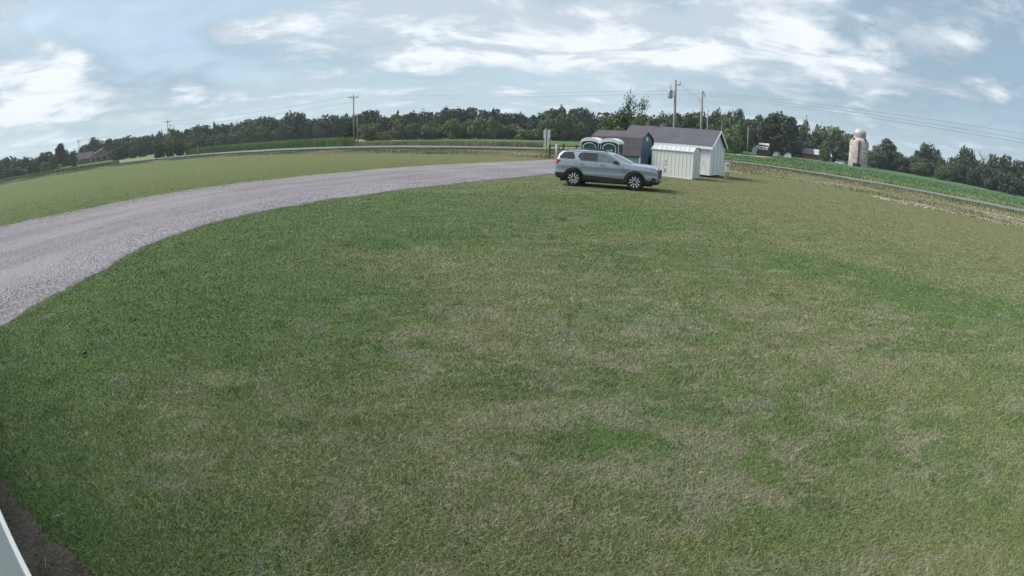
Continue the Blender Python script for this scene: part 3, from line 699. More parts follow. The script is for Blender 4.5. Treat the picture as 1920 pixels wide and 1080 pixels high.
# trees one can tell apart
T = tree
T(84, 285, 34, 290, 'round', 'leaf_dark', 'dark round tree left of the pale farm roof'); T(113, 270, 28, 290, 'tall', 'leaf_dark', 'tall dark tree with a twin top directly behind the pale farm roof'); T(112, 272, 20, 296, 'sparse', 'leaf_dark', 'ragged dark tree top above the pale farm roof')
T(97, 292, 20, 262, 'bush', 'leaf_mid', 'mid green bushy tree just left of the pale farm roof'); T(137, 283, 17, 270, 'round', 'leaf_mid', 'small mid green tree between the pale farm roof and the brown-roofed house')
T(60, 303, 24, 255, 'bush', 'leaf_mid', 'low green bushes along the left verge before the dark clump', name='shrub', cat='shrub'); T(85, 303, 20, 250, 'bush', 'leaf_light', 'low light green bush left of the white trailer', name='shrub', cat='shrub')
T(174, 258, 22, 345, 'round', 'leaf_dark', 'dark tree behind the left roof slope of the brown-roofed house'); T(155, 276, 18, 335, 'sparse', 'leaf_dark', 'thin dark tree leaning over the left end of the brown-roofed house')
for i, (x, t) in enumerate([(215, 279), (232, 273), (250, 272), (268, 268)]): T(x, t, 24, 275, 'bush', ['leaf_mid', 'leaf_dark'][i % 2], ['dark hedge-like tree touching the right end of the brown-roofed house', 'mid green tree second to the right of the brown-roofed house', 'dark low tree midway between the house and the orchard trees', 'mid green low tree left of the orchard trees'][i])
for i, (x, t, mk) in enumerate([(299, 263, 'leaf_mid'), (318, 261, 'leaf_light'), (336, 262, 'leaf_mid'), (355, 266, 'leaf_light'), (366, 270, 'leaf_mid')]):
    T(x, t, 25, 190, 'bush', mk, ['leftmost low orchard tree left of the second crossarm pole', 'light green low orchard tree at the foot of the second crossarm pole', 'mid green low orchard tree just right of the second crossarm pole', 'light green low orchard tree near the right end of its row', 'rightmost low orchard tree beside the grey roadside post'][i], 'low roadside trees by the second crossarm pole')
T(403, 229, 16, 312, 'sparse', 'leaf_dark', 'spindly tree with an open flat top left of the dead snag'); T(552, 211, 50, 280, 'wide', 'leaf_dark', 'tall dark domed tree at the highest point left of the tall crossarm pole'); T(690, 207, 46, 285, 'round', 'leaf_dark', 'dark domed tree directly right of the tall crossarm pole'); T(746, 208, 22, 300, 'cone', 'leaf_dark', 'dark pointed tree in the skyline dip right of the tall pole')
T(655, 224, 28, 130, 'tall', 'leaf_conifer', 'dense dark green columnar tree beside the road at the foot of the tall crossarm pole'); 
T(720, 246, 24, 215, 'bush', 'leaf_light', 'pale green bush left of the three young field trees', name='shrub', cat='shrub')
T(748, 228, 24, 225, 'round', 'leaf_olive', 'olive young tree, leftmost of three at the field edge'); T(772, 231, 27, 222, 'round', 'leaf_light', 'bright green young tree, middle of three at the field edge'); T(798, 233, 20, 224, 'tall', 'leaf_light', 'slim light green young tree, rightmost of three at the field edge')
T(850, 222, 32, 222, 'round', 'leaf_light', 'light green rounded tree at the left end of the central front row'); T(922, 222, 34, 224, 'round', 'leaf_olive', 'olive rounded tree in the central wood left of the white sign'); T(1056, 216, 44, 224, 'round', 'leaf_mid', 'large mid green rounded tree right behind the white sign')
T(1051, 197, 26, 275, 'sparse', 'leaf_dark', 'open dark tree standing above the skyline over the white sign')
T(1170, 203, 58, 130, 'round', 'leaf_olive', 'broad olive green tree behind the blue barn shed'); T(1140, 222, 40, 118, 'bush', 'leaf_mid', 'mid green tree behind the portable toilets and blue barn shed'); T(1205, 216, 40, 125, 'bush', 'leaf_mid', 'green tree behind the ridge of the white sided shed'); T(1214, 226, 16, 105, 'bush', 'leaf_yellow', 'small yellow green bush behind the white shed ridge', name='shrub', cat='shrub'); T(1158, 237, 26, 100, 'bush', 'leaf_olive', 'low olive bush between the two shed roofs', name='shrub', cat='shrub')
T(1345, 207, 30, 250, 'round', 'leaf_mid', 'green domed tree at the skyline right of the shed gable'); T(1388, 205, 26, 255, 'round', 'leaf_dark', 'dark round tree top at the skyline over the pale lane')
T(1372, 236, 36, 180, 'bush', 'leaf_light', 'light green rounded tree right behind the white shed gable')
big_tree = T(1464, 213, 80, 222, 'wide', 'leaf_dark', 'huge dark tree with a spreading crown over the white garages')
for ch in big_tree.children:
    if ch.name.startswith('crown'): hh = ch.scale.z; ch.location.z = hh * .17; ch.scale.z = hh * .83
T(1425, 217, 40, 260, 'round', 'leaf_dark', 'dark tree behind the white farmhouse'); T(1444, 262, 16, 218, 'bush', 'leaf_dark', 'low dark bush right of the white farmhouse', name='shrub', cat='shrub')
T(1550, 262, 22, 258, 'round', 'leaf_mid', 'low green tree partly covering the right end of the red barn'); T(1508, 226, 26, 292, 'round', 'leaf_mid', 'mid green tree between the huge dark tree and the red barn'); T(1562, 238, 66, 296, 'round', 'leaf_mid', 'broad green tree between the red barn and the silo'); T(1594, 250, 30, 300, 'round', 'leaf_dark', 'dark tree directly behind the left side of the silo')
T(1640, 274, 26, 300, 'round', 'leaf_mid', 'mid green tree just right of the silo'); T(1664, 262, 50, 285, 'tall', 'leaf_dark', 'dark ragged tree, tallest of those right of the silo'); T(1690, 292, 40, 280, 'bush', 'leaf_dark', 'low dark tree filling the gap after the ragged tree', name='shrub', cat='shrub')
T(1742, 270, 50, 300, 'wide', 'leaf_dark', 'dark tree with an umbrella crown midway between silo and right edge'); T(1718, 282, 34, 304, 'sparse', 'leaf_dark', 'open dark tree left of the umbrella-crowned tree'); T(1728, 304, 40, 275, 'bush', 'leaf_mid', 'mid green underwood below the umbrella-crowned tree', name='shrub', cat='shrub')
T(1815, 277, 46, 295, 'wide', 'leaf_dark', 'dark domed tree left of the bare grey branches'); T(1790, 296, 34, 285, 'bush', 'leaf_mid', 'mid green shrubby tree under the dark domed tree', name='shrub', cat='shrub'); T(1768, 310, 32, 262, 'bush', 'leaf_mid', 'pale bush at the field edge right of the umbrella-crowned tree', name='shrub', cat='shrub')
T(1832, 300, 40, 270, 'bush', 'leaf_dark', 'low dark bush at the field edge under the bare branches', name='shrub', cat='shrub'); T(1875, 291, 54, 285, 'wide', 'leaf_dark', 'large dark tree close to the right edge'); T(1908, 300, 40, 290, 'round', 'leaf_dark', 'dark tree cut by the right edge'); T(1858, 314, 40, 255, 'bush', 'leaf_dark', 'dark low tree under the large tree near the right edge', name='shrub', cat='shrub'); T(1895, 324, 46, 250, 'bush', 'leaf_dark', 'dark underwood at the field edge by the right edge', name='shrub', cat='shrub'); T(1945, 312, 50, 270, 'round', 'leaf_dark', 'dark tree continuing the row past the right edge')
# bare and thin-topped trees
def bare_tree(px, top, D, label, mat, spread=.35, n=9, seed=1, tufts=False):
    az, el = bearing(px, top); x, y = pol(az, D); z0 = zt(x, y); H = CAM_H + D * math.tan(R(el)) - z0
    rr = random.Random(seed); root = thing('bare_tree', label, 'tree', (x, y, z0)); b = MB()
    b.tube([(0, 0, 0), (.1, 0, H*.45), (-.1, .1, H*.75), (.05, 0, H)], [H*.016, H*.012, H*.008, .05], 6); tips = []
    for i in range(n):
        z = H * (rr.uniform(.72, .9) if tufts else rr.uniform(.45, .85)); a = rr.uniform(0, 6.28); l = H * rr.uniform(.5 * spread, spread)
        t = (math.cos(a)*l*.7, math.sin(a)*l*.7, min(H*1.0, z + l*.9)); tips.append(t)
        b.tube([(0, 0, z), (t[0]*.5, t[1]*.5, z + l*.3), t], [H*.007, H*.005, .05], 5)
    b.build('trunk', mat, root)
    if tufts:
        V, F = [], []; r = np.random.default_rng(seed)
        for t in tips + [(0, 0, H)]:
            for q in range(48):
                p = np.array(t) + r.normal(0, 1, 3) * np.array([.45, .45, .8]); d = r.normal(0, 1, 3) + np.array([0, 0, 1.6]); d /= np.linalg.norm(d); s = np.cross(d, r.normal(0, 1, 3)); s /= np.linalg.norm(s); k = len(V)
                V += [p - s*.10, p + s*.10, p + d*.6]; F.append((k, k+1, k+2))
        meshobj('crown', V, F, M['leaf_conifer'], root)
    return root
bare_tree(1182, 184, 115, 'thin-topped conifer poking above the skyline behind the sheds', M['bark'], .15, 4, 3, True)
bare_tree(1204, 196, 116, 'shorter ragged conifer top just right of the thin-topped one', M['bark'], .14, 3, 9, True)
bare_tree(446, 222, 300, 'dead broken snag rising above the wood left of centre', M['bark'], .16, 8, 5)
bare_tree(1846, 284, 305, 'bare grey branches between the dark trees near the right edge', M['bark_pale'], .34, 14, 6)
bare_tree(1653, 262, 310, 'bare twigs sticking out left of the ragged tree by the silo', M['bark_pale'], .3, 10, 8)

# ------------------------------------------------------------------ utility poles and wires
def at(px, D, py=None):
    az, el = bearing(px, py if py is not None else 300); return pol(az, D)
def util_pole(px, top, D, label, kind, rz=0.0, r=.15):
    az, el = bearing(px, top); x, y = pol(az, D); z0 = zt(x, y); H = CAM_H + D * math.tan(R(el)) - z0
    root = thing('utility_pole', label, 'utility pole', (x, y, z0), rz)
    MB().tube([(0, 0, -.2), (0, 0, H * .5), (0, 0, H)], [r * 1.15, r, r * .75], 10).build('shaft', M['pole'], root, True)
    if kind == 'cross':
        MB().box(-1.25, 1.25, -.16, -.04, H - .62, H - .46).build('crossarm', M['pole'], root)
        for s in (-1, 1): MB().tube([(s * .75, -.10, H - .60), (0, -.15, H - 1.35)], .03, 5).build('brace', M['metal_grey'], root)
        for xx in (-1.15, -.45, 1.15): MB().lathe([(.0, H - .46), (.06, H - .46), (.075, H - .36), (.05, H - .27), (0, H - .25)], 8).build('insulator', M['metal_grey'], root).location = (xx, -.1, 0)
        MB().tube([(0, 0, H), (0, 0, H + .3)], .04, 6).build('top_pin', M['metal_grey'], root)
    if kind == 'transformer':
        can = MB().lathe([(0, H - 2.3), (.27, H - 2.3), (.29, H - 2.2), (.29, H - 1.35), (.25, H - 1.25), (0, H - 1.2)], 14).build('transformer', M['metal_grey'], root, True); can.location = (-.62, 0, 0)
        MB().tube([(-.62, 0, H - 1.2), (-.62, 0, H - .9), (-.5, 0, H - .6)], .05, 6).build('bushing', M['wire'], root)
        MB().box(-.4, 0, -.04, .04, H - 2.05, H - 1.95).build('bracket', M['metal_grey'], root); MB().box(-.4, 0, -.04, .04, H - 1.55, H - 1.45).build('bracket', M['metal_grey'], root)
        MB().tube([(0, 0, H - .75), (.55, 0, H - .45), (.62, 0, H - .1)], .05, 6).tube([(.5, 0, H - .75), (.56, 0, H - .3)], .045, 6).build('cutout_switch', M['wire'], root)
    if kind == 'service':
        MB().tube([(.05, 0, H - .15), (.38, 0, H - .55), (.36, 0, H - .95)], .07, 6).build('bracket', M['wire'], root)
        MB().tube([(-.1, 0, H - 1.7), (-.5, 0, H - 1.35), (-.62, 0, H - 1.3)], .05, 6).build('lamp_arm', M['metal_grey'], root)
        MB().box(.6, 1.0, -.1, .1, H - 7.2, H - 7.05).build('meter_bracket', M['wire'], root) if H > 9 else None
    return root, Vector((x, y, z0 + H))
pF = util_pole(147.3, 262, 255, 'leftmost crossarm pole standing at the brown-roofed house', 'cross', R(18))
pE = util_pole(314.2, 225, 190, 'crossarm pole rising out of the low orchard trees', 'cross', R(12))
pD = util_pole(663, 178, 128, 'tallest looking crossarm pole beside the columnar tree left of centre', 'cross', R(8), .17)
pD2 = util_pole(670, 215, 140, 'short plain pole without crossarm just right of the tall crossarm pole', 'plain', 0, .16)
pA = util_pole(1267, 150, 66, 'tall pole carrying a grey transformer behind the white sided shed', 'transformer', R(-14), .17)
pB = util_pole(1317, 170, 80, 'pole with a dark bracket at its top, right of the transformer pole', 'service', R(-18), .17)
pC = util_pole(1327.5, 206, 118, 'shorter plain pole just right of the bracket pole', 'plain', 0, .16)
pG = util_pole(1403.5, 237, 195, 'plain grey pole standing by the pale lane before the white farmhouse', 'plain', 0, .2)
pH = util_pole(1354, 221, 110, 'thin pale rod above the right end of the white shed roof', 'plain', 0, .05)
x_, y_ = pol(64, 72)
pR = thing('utility_pole', 'crossarm pole past the right edge that takes the wires', 'utility pole', (x_, y_, 0)); MB().tube([(0, 0, -.2), (0, 0, 10.6)], [.17, .12], 10).build('shaft', M['pole'], pR, True); MB().box(-1.2, 1.2, -.15, -.03, 9.9, 10.05).build('crossarm', M['pole'], pR)
def wire(a, b, sag, label, r=.018):
    a, b = Vector(a), Vector(b); pts = []
    for i in range(25):
        t = i / 24; p = a.lerp(b, t); p.z -= sag * 4 * t * (1 - t); pts.append(p)
    o = MB().tube(pts, r, 5, False).build('power_line', M['wire']); tag(o, label, 'power line', 'overhead power lines'); return o
def pt(p, dx=0., dz=-.25): return p[1] + Vector((dx, 0, dz))
wire(pt(pF, -1.1), pt(pE, -1.1), 1.2, 'overhead wire from the leftmost crossarm pole to the orchard pole', .03)
wire(pt(pE, -1.1), pt(pD, -1.1), 1.5, 'upper overhead wire from the orchard pole to the tall crossarm pole', .03)
wire(pt(pE, 0, -1.6), pt(pD, 0, -1.7), 1.5, 'lower overhead wire from the orchard pole to the tall crossarm pole', .03)
eB = Vector((pB[1].x, pB[1].y, pB[1].z))
wire(pt(pD, 1.1), eB + Vector((-.3, 0, .05)), 1.35, 'upper overhead wire from the tall crossarm pole across to the bracket pole', .017)
wire(pt(pD, 0, -.9), eB + Vector((-.2, 0, -.55)), 1.35, 'lower overhead wire from the tall crossarm pole across to the bracket pole', .017)
for i, (dz, e_) in enumerate(((.0, 10.3), (-.25, 9.6), (-.6, 9.2))):
    wire(eB + Vector((.1, 0, dz)), Vector((x_ + .4 * i, y_, e_ - .9)), 1.0, ['uppermost wire from the bracket pole out past the right edge', 'middle wire from the bracket pole out past the right edge', 'lowest wire from the bracket pole out past the right edge'][i], .02)
wire(pt(pA, .5, -.4), eB + Vector((0, 0, -1.2)), .25, 'short slack wire between the transformer pole and the bracket pole', .016)
wire(pt(pH, 0, -.1), Vector((*pol(33, 210), 14.2)), 1.0, 'thin wire running right from the rod in front of the huge dark tree', .03)

# ------------------------------------------------------------------ the sheds
def gable_shed(name, label, cat, loc, hd, Lx, Wy, eave, ridge):
    """local x runs along the ridge (towards hd), y across; origin at the near right corner"""
    return thing(name, label, cat, loc, R(90 - hd))
def lap_siding(x0, x1, y, z0, z1, out, step=.115, top=None, axis='X'):
    """clapboards along one wall; top(z)->(x0,x1) narrows them in a gable"""
    b = MB(); z = z0
    while z < z1 - .01:
        zz = min(z + step, z1); a0, a1 = (x0, x1) if top is None else top(z + step * .5)
        if a1 - a0 > .05:
            v = [(a0, y, z), (a1, y, z), (a1, y, zz), (a0, y, zz), (a0, y + out * .022, z), (a1, y + out * .022, z), (a1, y + out * .004, zz), (a0, y + out * .004, zz)]
            if axis == 'Y': v = [(q[1], q[0], q[2]) for q in v]
            b.add(v, [(4, 5, 6, 7), (0, 4, 7, 3), (1, 2, 6, 5), (0, 1, 5, 4), (3, 7, 6, 2), (0, 3, 2, 1)])
        z = zz
    return b
# white sided shed: local frame x along the ridge from left (0) to right (L), y=0 front, y=W back
SH_HD = 130.0
def shed_frame(corner_right_front, L_):
    d = Vector((math.sin(R(SH_HD)), math.cos(R(SH_HD)), 0)); return Vector((*corner_right_front, 0)) - d * L_
Lb, Wb_, Eb, Rb = 7.1, 3.1, 2.26, 3.34
o0 = shed_frame((13.70, 36.0), Lb)
big = thing('white_shed', 'long white clapboard shed with a grey shingle roof', 'shed', o0, R(90 - SH_HD))
MB().prism([(0, .14), (Wb_, .14), (Wb_, Eb), (Wb_/2, Rb - .06), (0, Eb)], 'X', 0, Lb).build('wall', M['white_vinyl'], big)
lap_siding(.08, Lb - .08, 0, .16, Eb - .12, -1).build('siding', M['white_vinyl'], big)['kind'] = 'stuff'
def gtop(z):
    if z < Eb: return (.10, Wb_ - .10)
    t = (z - Eb) / (Rb - .06 - Eb); return (.10 + t * Wb_/2, Wb_ - .10 - t * Wb_/2)
lap_siding(.1, Wb_ - .1, Lb, .16, Rb - .1, 1, top=gtop, axis='Y').build('siding', M['white_vinyl'], big)['kind'] = 'stuff'
for (xx, yy) in ((Lb - .07, -.03), (.0, -.03)): MB().box(xx - .05, xx + .09, yy, yy + .10, .14, Eb - .1).build('corner_board', M['white'], big)
MB().box(Lb + .0, Lb + .035, Wb_ - .12, Wb_ + .02, .14, Eb - .02).build('corner_board', M['white'], big)
ov = .22
def roof_slab(y0, z0, y1, z1, th, x0, x1):
    b = MB(); b.prism([(y0, z0), (y1, z1), (y1, z1 + th), (y0, z0 + th)], 'X', x0, x1); return b
sl = (Rb - Eb) / (Wb_/2)
roof_slab(-ov, Eb - ov * sl + .02, Wb_/2, Rb + .02, .07, -ov, Lb + ov).build('roof_slope', M['shingle'], big)
roof_slab(Wb_ + ov, Eb - ov * sl + .02, Wb_/2 + .001, Rb + .02, .07, -ov, Lb + ov).build('roof_slope', M['shingle'], big)
MB().box(-ov, Lb + ov, -ov - .025, -ov - .002, Eb - ov * sl - .12, Eb - ov * sl + .075).build('fascia', M['white'], big)
MB().box(-ov + .02, Lb + ov - .02, -ov, 0, Eb - ov * sl - .03, Eb - ov * sl - .01).build('soffit', M['white'], big)
for s in (0, 1):
    y0 = -ov if s == 0 else Wb_ + ov
    b = MB(); b.prism([(y0, Eb - ov * sl - .10), (Wb_/2, Rb - .10), (Wb_/2, Rb + .088), (y0, Eb - ov * sl + .088)], 'X', Lb + ov + .002, Lb + ov + .03); b.build('rake_board', M['white'], big)
dr = MB().box(Lb + .024, Lb + .05, .72, 1.42, .18, 2.06).build('door', M['white'], big)
MB().box(Lb + .05, Lb + .056, 1.405, 1.43, .25, 2.75).build('door_gap', M['dark'], big)
MB().box(Lb + .024, Lb + .052, .60, .66, .18, 2.7).build('door_trim', M['white'], big); MB().box(Lb + .024, Lb + .052, 2.32, 2.38, .18, 2.3).build('door_trim', M['white'], big)
MB().box(.2, Lb - .2, .15, .3, 0, .14).box(.2, Lb - .2, Wb_ - .3, Wb_ - .15, 0, .14).box(Lb - .35, Lb - .15, .3, Wb_ - .3, 0, .14).build('skid', M['brown_wood'], big)
# small ribbed metal shed
Ls, Ws_, Es, Rs = 2.95, 1.35, 1.80, 2.05
o1 = shed_frame((11.35, 32.95), Ls)
sm = thing('metal_shed', 'small white ribbed metal shed with a rusty streak on its front', 'shed', o1, R(90 - SH_HD))
MB().prism([(.01, .03), (Ws_ - .01, .03), (Ws_ - .01, Es), (Ws_ * .72, Rs - .03), (Ws_ * .28, Rs - .03), (.01, Es)], 'X', .01, Ls - .01).build('frame', M['white_metal'], sm)
npan = 11; pw = Ls / npan
panel = None
for i in range(npan):
    if panel is None:
        b = MB(); b.add([(0, 0, .05), (pw*.12, -.013, .05), (pw*.30, -.013, .05), (pw*.40, 0, .05), (pw - .004, -.003, .05), (0, 0, Es - .02), (pw*.12, -.013, Es - .02), (pw*.30, -.013, Es - .02), (pw*.40, 0, Es - .02), (pw - .004, -.003, Es - .02)],
                        [(0, 1, 6, 5), (1, 2, 7, 6), (2, 3, 8, 7), (3, 4, 9, 8)])
        panel = b.build('wall_panel', M['white_metal'], sm); panel.location = (0, -.002, 0)
    else:
        c = panel.copy(); COL.objects.link(c); c.parent = sm; c.location = (i * pw, -.002, 0)
for i in range(5):
    y = .08 + i * (Ws_ - .16) / 5
    MB().box(Ls - .008, Ls + .012, y, y + (Ws_ - .16) / 5 - .05, .05, Es - .02).build('end_panel', M['white_metal'], sm)
MB().box(Ls - .01, Ls + .02, -.03, .06, .03, Es).build('corner_trim', M['white'], sm); MB().box(Ls - .01, Ls + .02, Ws_ - .06, Ws_ + .01, .03, Es).build('corner_trim', M['white'], sm)
MB().box(-.02, Ls + .02, -.035, -.004, .0, .06).build('base_rail', M['white_metal'], sm)
b = MB(); b.add([(-.05, -.06, Es - .02), (Ls + .05, -.06, Es - .02), (Ls + .05, Ws_ * .25, Rs), (-.05, Ws_ * .25, Rs), (-.05, Ws_ * .75, Rs + .01), (Ls + .05, Ws_ * .75, Rs + .01), (Ls + .05, Ws_ + .06, Es - .02), (-.05, Ws_ + .06, Es - .02)], [(0, 1, 2, 3), (3, 2, 5, 4), (4, 5, 6, 7)])
rf = b.build('roof', M['shed_roof_metal'], sm)
for i in range(1, 9): MB().prism([(-.06, Es - .015), (Ws_ * .25, Rs + .005), (Ws_ * .25, Rs + .025), (-.06, Es + .005)], 'X', i * Ls / 9 - .012, i * Ls / 9 + .012).build('roof_rib', M['shed_roof_metal'], sm)
MB().box(-.06, Ls + .06, -.075, -.055, Es - .06, Es + .0).build('eave_trim', M['white'], sm)
rr = random.Random(4)
for (xx, zc, hh) in ((1.05, 1.02, .11), (1.03, .80, .10), (1.01, .47, .13), (.985, .33, .09)):
    pts = []
    for k in range(9): a = 2*math.pi*k/9; pts.append((xx + .035 * math.cos(a) * rr.uniform(.6, 1.3), zc + hh * .6 * math.sin(a) * rr.uniform(.7, 1.2)))
    MB().prism(pts, 'Y', -.034, -.024).build('rust_patch', M['rust'], sm)
# blue barn shed with a gambrel roof
Lg, Wg = 3.75, 1.95
dg = Vector((math.sin(R(SH_HD)), math.cos(R(SH_HD)), 0)); o2 = Vector((8.28, 35.0, 0)) - dg * Lg
barn = thing('blue_shed', 'blue barn-shaped shed with a brown gambrel roof', 'shed', o2, R(90 - SH_HD))
prof = [(0, .05), (Wg, .05), (Wg, 1.32), (Wg - .16, 2.36), (Wg/2, 2.78), (.16, 2.36), (0, 1.32)]
MB().prism(prof, 'X', 0, Lg).build('wall', M['blue'], barn)
nb = 9
for i in range(nb):
    y0 = i * Wg / nb + .006; y1 = (i + 1) * Wg / nb - .006
    def zr(y): yy = min(y, Wg - y); return np.interp(yy, [0, .16, Wg/2], [1.32, 2.36, 2.78]) - .05
    MB().prism([(y0, .1), (y1, .1), (y1, zr(y1)), (y0, zr(y0))], 'X', Lg, Lg + .025).build('wall_board', M['blue'], barn)
for (a, b2) in (((-.09, 1.18), (.13, 2.38)), ((.13, 2.38), (Wg/2, 2.82)), ((Wg/2 + .001, 2.82), (Wg - .13, 2.38)), ((Wg - .13, 2.38), (Wg + .09, 1.18))):
    roof_slab(a[0], a[1], b2[0], b2[1], .05, -.12, Lg + .14).build('roof_slope', M['shingle_brown'], barn)
MB().box(Lg + .026, Lg + .05, Wg/2 - .13, Wg/2 + .13, 2.24, 2.5).build('vent', M['white'], barn)
MB().box(Lg + .0, Lg + .05, -.03, .08, .1, 1.2).build('corner_post', M['white'], barn); MB().box(Lg + .026, Lg + .05, .4, 1.55, .12, 1.9).build('door', M['blue'], barn)
# leaning rods between the sheds
for i, (lx, lab) in enumerate(((-1.55, 'left thin rod leaning on the white sided shed'), (-.55, 'right thin rod leaning on the white sided shed near its corner'))):
    d = Vector((math.sin(R(SH_HD)), math.cos(R(SH_HD)), 0)); nf = Vector((-d.y, d.x, 0)); nf = -nf if nf.y > 0 else nf
    p0 = Vector((13.70, 36.0, 0)) + d * (lx - .25) + nf * .42; p1 = Vector((13.70, 36.0, 1.15)) + d * (lx + .1) + nf * .06
    tag(MB().tube([p0, p1], .018, 6).build('leaning_rod', M['metal_grey']), lab, 'rod', 'rods leaning on the white shed')
# things left between the sheds
cx, cy = at(1207, 37.6, 305); cart = thing('garden_cart', 'reddish flat garden cart with a dark wheel between the blue and white sheds', 'cart', (cx, cy, 0), R(-20))
MB().box(-.55, .45, -.3, .3, .36, .46).build('bed', M['red_wood'], cart); wl = MB().lathe([(.05, -.05), (.26, -.06), (.30, 0), (.26, .06), (.05, .05)], 18, 'Y', (.30, -.38, .92)).build('spare_wheel', M['tyre'], cart, True)
MB().tube([(.30, -.33, .46), (.30, -.33, .9)], .03, 6).build('wheel_post', M['metal_grey'], cart)
for q in (-.35, .3): MB().lathe([(.0, -.04), (.16, -.05), (.18, 0), (.16, .05), (0, .04)], 14, 'Y', (q, -.3, .18)).build('wheel', M['tyre'], cart, True)
MB().tube([(.5, -.2, .4), (.62, -.2, 1.05)], .028, 6).build('handle', M['white'], cart)
cx, cy = at(1218, 37.4, 300); bn = thing('black_drum', 'tall black covered drum at the left end of the white sided shed', 'drum', (cx, cy, 0))
MB().lathe([(0, 0), (.22, 0), (.25, .1), (.24, .7), (.20, 1.05), (.13, 1.25), (0, 1.3)], 14).build('body', M['plastic'], bn, True); MB().tube([(0, -.2, .4), (.02, -.27, 1.0), (0, -.1, 1.38)], .035, 6).build('strap', M['dark'], bn)

# ------------------------------------------------------------------ portable toilets
def toilet():
    t = thing('portable_toilet', 'x', 'toilet'); Wd, Dp, Hb = 1.10, 1.15, 1.98
    MB().box(-Wd/2, Wd/2, 0, Dp, .12, Hb).build('wall', M['green'], t)
    MB().box(-Wd/2 - .02, Wd/2 + .02, -.03, Dp + .03, 0, .12).build('base', M['plastic'], t)
    arch = [(Wd/2 + .05) * math.cos(a) for a in np.linspace(0, math.pi, 15)]; za = [Hb - .02 + .34 * math.sin(a) for a in np.linspace(0, math.pi, 15)]
    ip = [(x * .84, Hb - .03 + (z - Hb + .02) * .38) for x, z in zip(arch, za)]
    MB().prism(list(zip(arch, za)), 'Y', .02, Dp + .08).build('roof', M['white'], t, False)
    b = MB(); outer = list(zip(arch, za)); n = len(outer)
    b.add([(p[0], -.07, p[1]) for p in outer] + [(p[0], .02, p[1]) for p in outer] + [(p[0], -.07, p[1]) for p in ip] + [(p[0], .02, p[1]) for p in ip],
          [(i, i+1, n+i+1, n+i) for i in range(n-1)] + [(i+1, i, 2*n+i, 2*n+i+1) for i in range(n-1)] + [(2*n+i+1, 2*n+i, 3*n+i, 3*n+i+1) for i in range(n-1)] + [(0, n, 3*n, 2*n), (n-1, 3*n-1, 4*n-1, 2*n-1)])
    b.build('roof_rim', M['white'], t)
    MB().prism([(p[0] * .98, p[1] - .0) for p in ip], 'Y', -.012, .018).build('gable_panel', M['green'], t)
    dw = .40; dp = [(-dw, .2), (dw, .2), (dw, 1.72)] + [(dw * math.cos(a) if abs(math.cos(a)) < 1 else dw, 1.72 + .24 * math.sin(a)) for a in np.linspace(.25, math.pi - .25, 9)] + [(-dw, 1.72)]
    door = MB().prism(dp, 'Y', -.035, 0).build('door', M['green_lite'], t)
    fr = [(p[0] * 1.0, p[1]) for p in dp[1:]]; fr = [(dw, .2)] + dp[2:] + [(-dw, .2)]
    MB().tube([(p[0], -.045, p[1]) for p in fr], .032, 6).build('door_frame', M['trim_lite'], door)
    MB().box(-.19, .19, -.05, -.036, 1.50, 1.60).build('sign_plate', M['white'], door)
    MB().box(.27, .32, -.07, -.035, 1.0, 1.14).build('latch', M['white'], door)
    for s in (-1, 1):
        MB().tube([(s * (Wd/2 + .0), -.01, .12), (s * (Wd/2 + .0), -.01, Hb)], .03, 6).build('corner_trim', M['trim_lite'], t); MB().tube([(s * (Wd/2), Dp, .12), (s * (Wd/2), Dp, Hb)], .03, 6).build('corner_trim', M['trim_lite'], t)
        MB().box(min(s*Wd/2, s*(Wd/2+.012)), max(s*Wd/2, s*(Wd/2+.012)), .15, Dp - .15, 1.55, 1.85).build('vent_panel', M['plastic'], t)
    return t
# front faces heading 206, they stand side by side along heading 116
th = R(-26)
ax, ay = pol(8.0, 32.6)
t1 = toilet(); t1.location = (ax, ay, 0); t1.rotation_euler = (0, 0, th); t1['label'] = 'left green portable toilet with a white arched roof behind the parked car'; t1['group'] = 'pair of portable toilets'
t2 = copy_tree(t1); t2.location = (ax + 1.24 * math.cos(th), ay + 1.24 * math.sin(th), 0); t2['label'] = 'right green portable toilet with a white arched roof, next to the blue shed'

# ------------------------------------------------------------------ meter pedestal, sign, post, fence
mx, my = 14.46, 34.57
mp = thing('meter_pedestal', 'grey electric meter box on two posts right of the white shed', 'meter box', (mx, my, 0), R(-18))
MB().box(-.17, .17, -.09, .09, .56, 1.26).build('box', M['white_metal'], mp); MB().lathe([(0, -.15), (.085, -.15), (.10, -.13), (.10, -.09)], 16, 'Y', (.0, 0, 1.06)).build('meter', M['metal_grey'], mp, True)
for s in (-.10, .10): MB().box(s - .055, s + .055, -.05, .05, -.1, .56).build('post', M['pole'], mp)
MB().box(-.18, .18, -.10, .10, 1.26, 1.285).build('cap', M['metal_grey'], mp)
sx, sy = pol(3.4, 53.3)
sg = thing('road_sign', 'back of a white sign with a narrow lower panel on dark posts by the drive', 'sign', (sx, sy, 0), R(-4))
MB().box(-.03, .03, .02, .08, -.1, 2.92).build('post', M['brown_wood'], sg); MB().box(.21, .27, .02, .08, -.1, 1.75).build('post', M['brown_wood'], sg); MB().box(-.56, -.53, .02, .05, -.1, 1.6).build('post', M['brown_wood'], sg)
MB().prism([(-.32, 2.06), (-.24, 1.96), (.24, 1.96), (.34, 2.06), (.34, 2.86), (-.32, 2.86)], 'Y', .0, .02).build('sign_panel', M['white'], sg); MB().box(-.22, .22, -.001, .019, 1.32, 1.955).build('lower_panel', M['white'], sg)
MB().box(-.045, .045, -.02, 0, 1.32, 2.86).build('sign_batten', M['brown_wood'], sg)
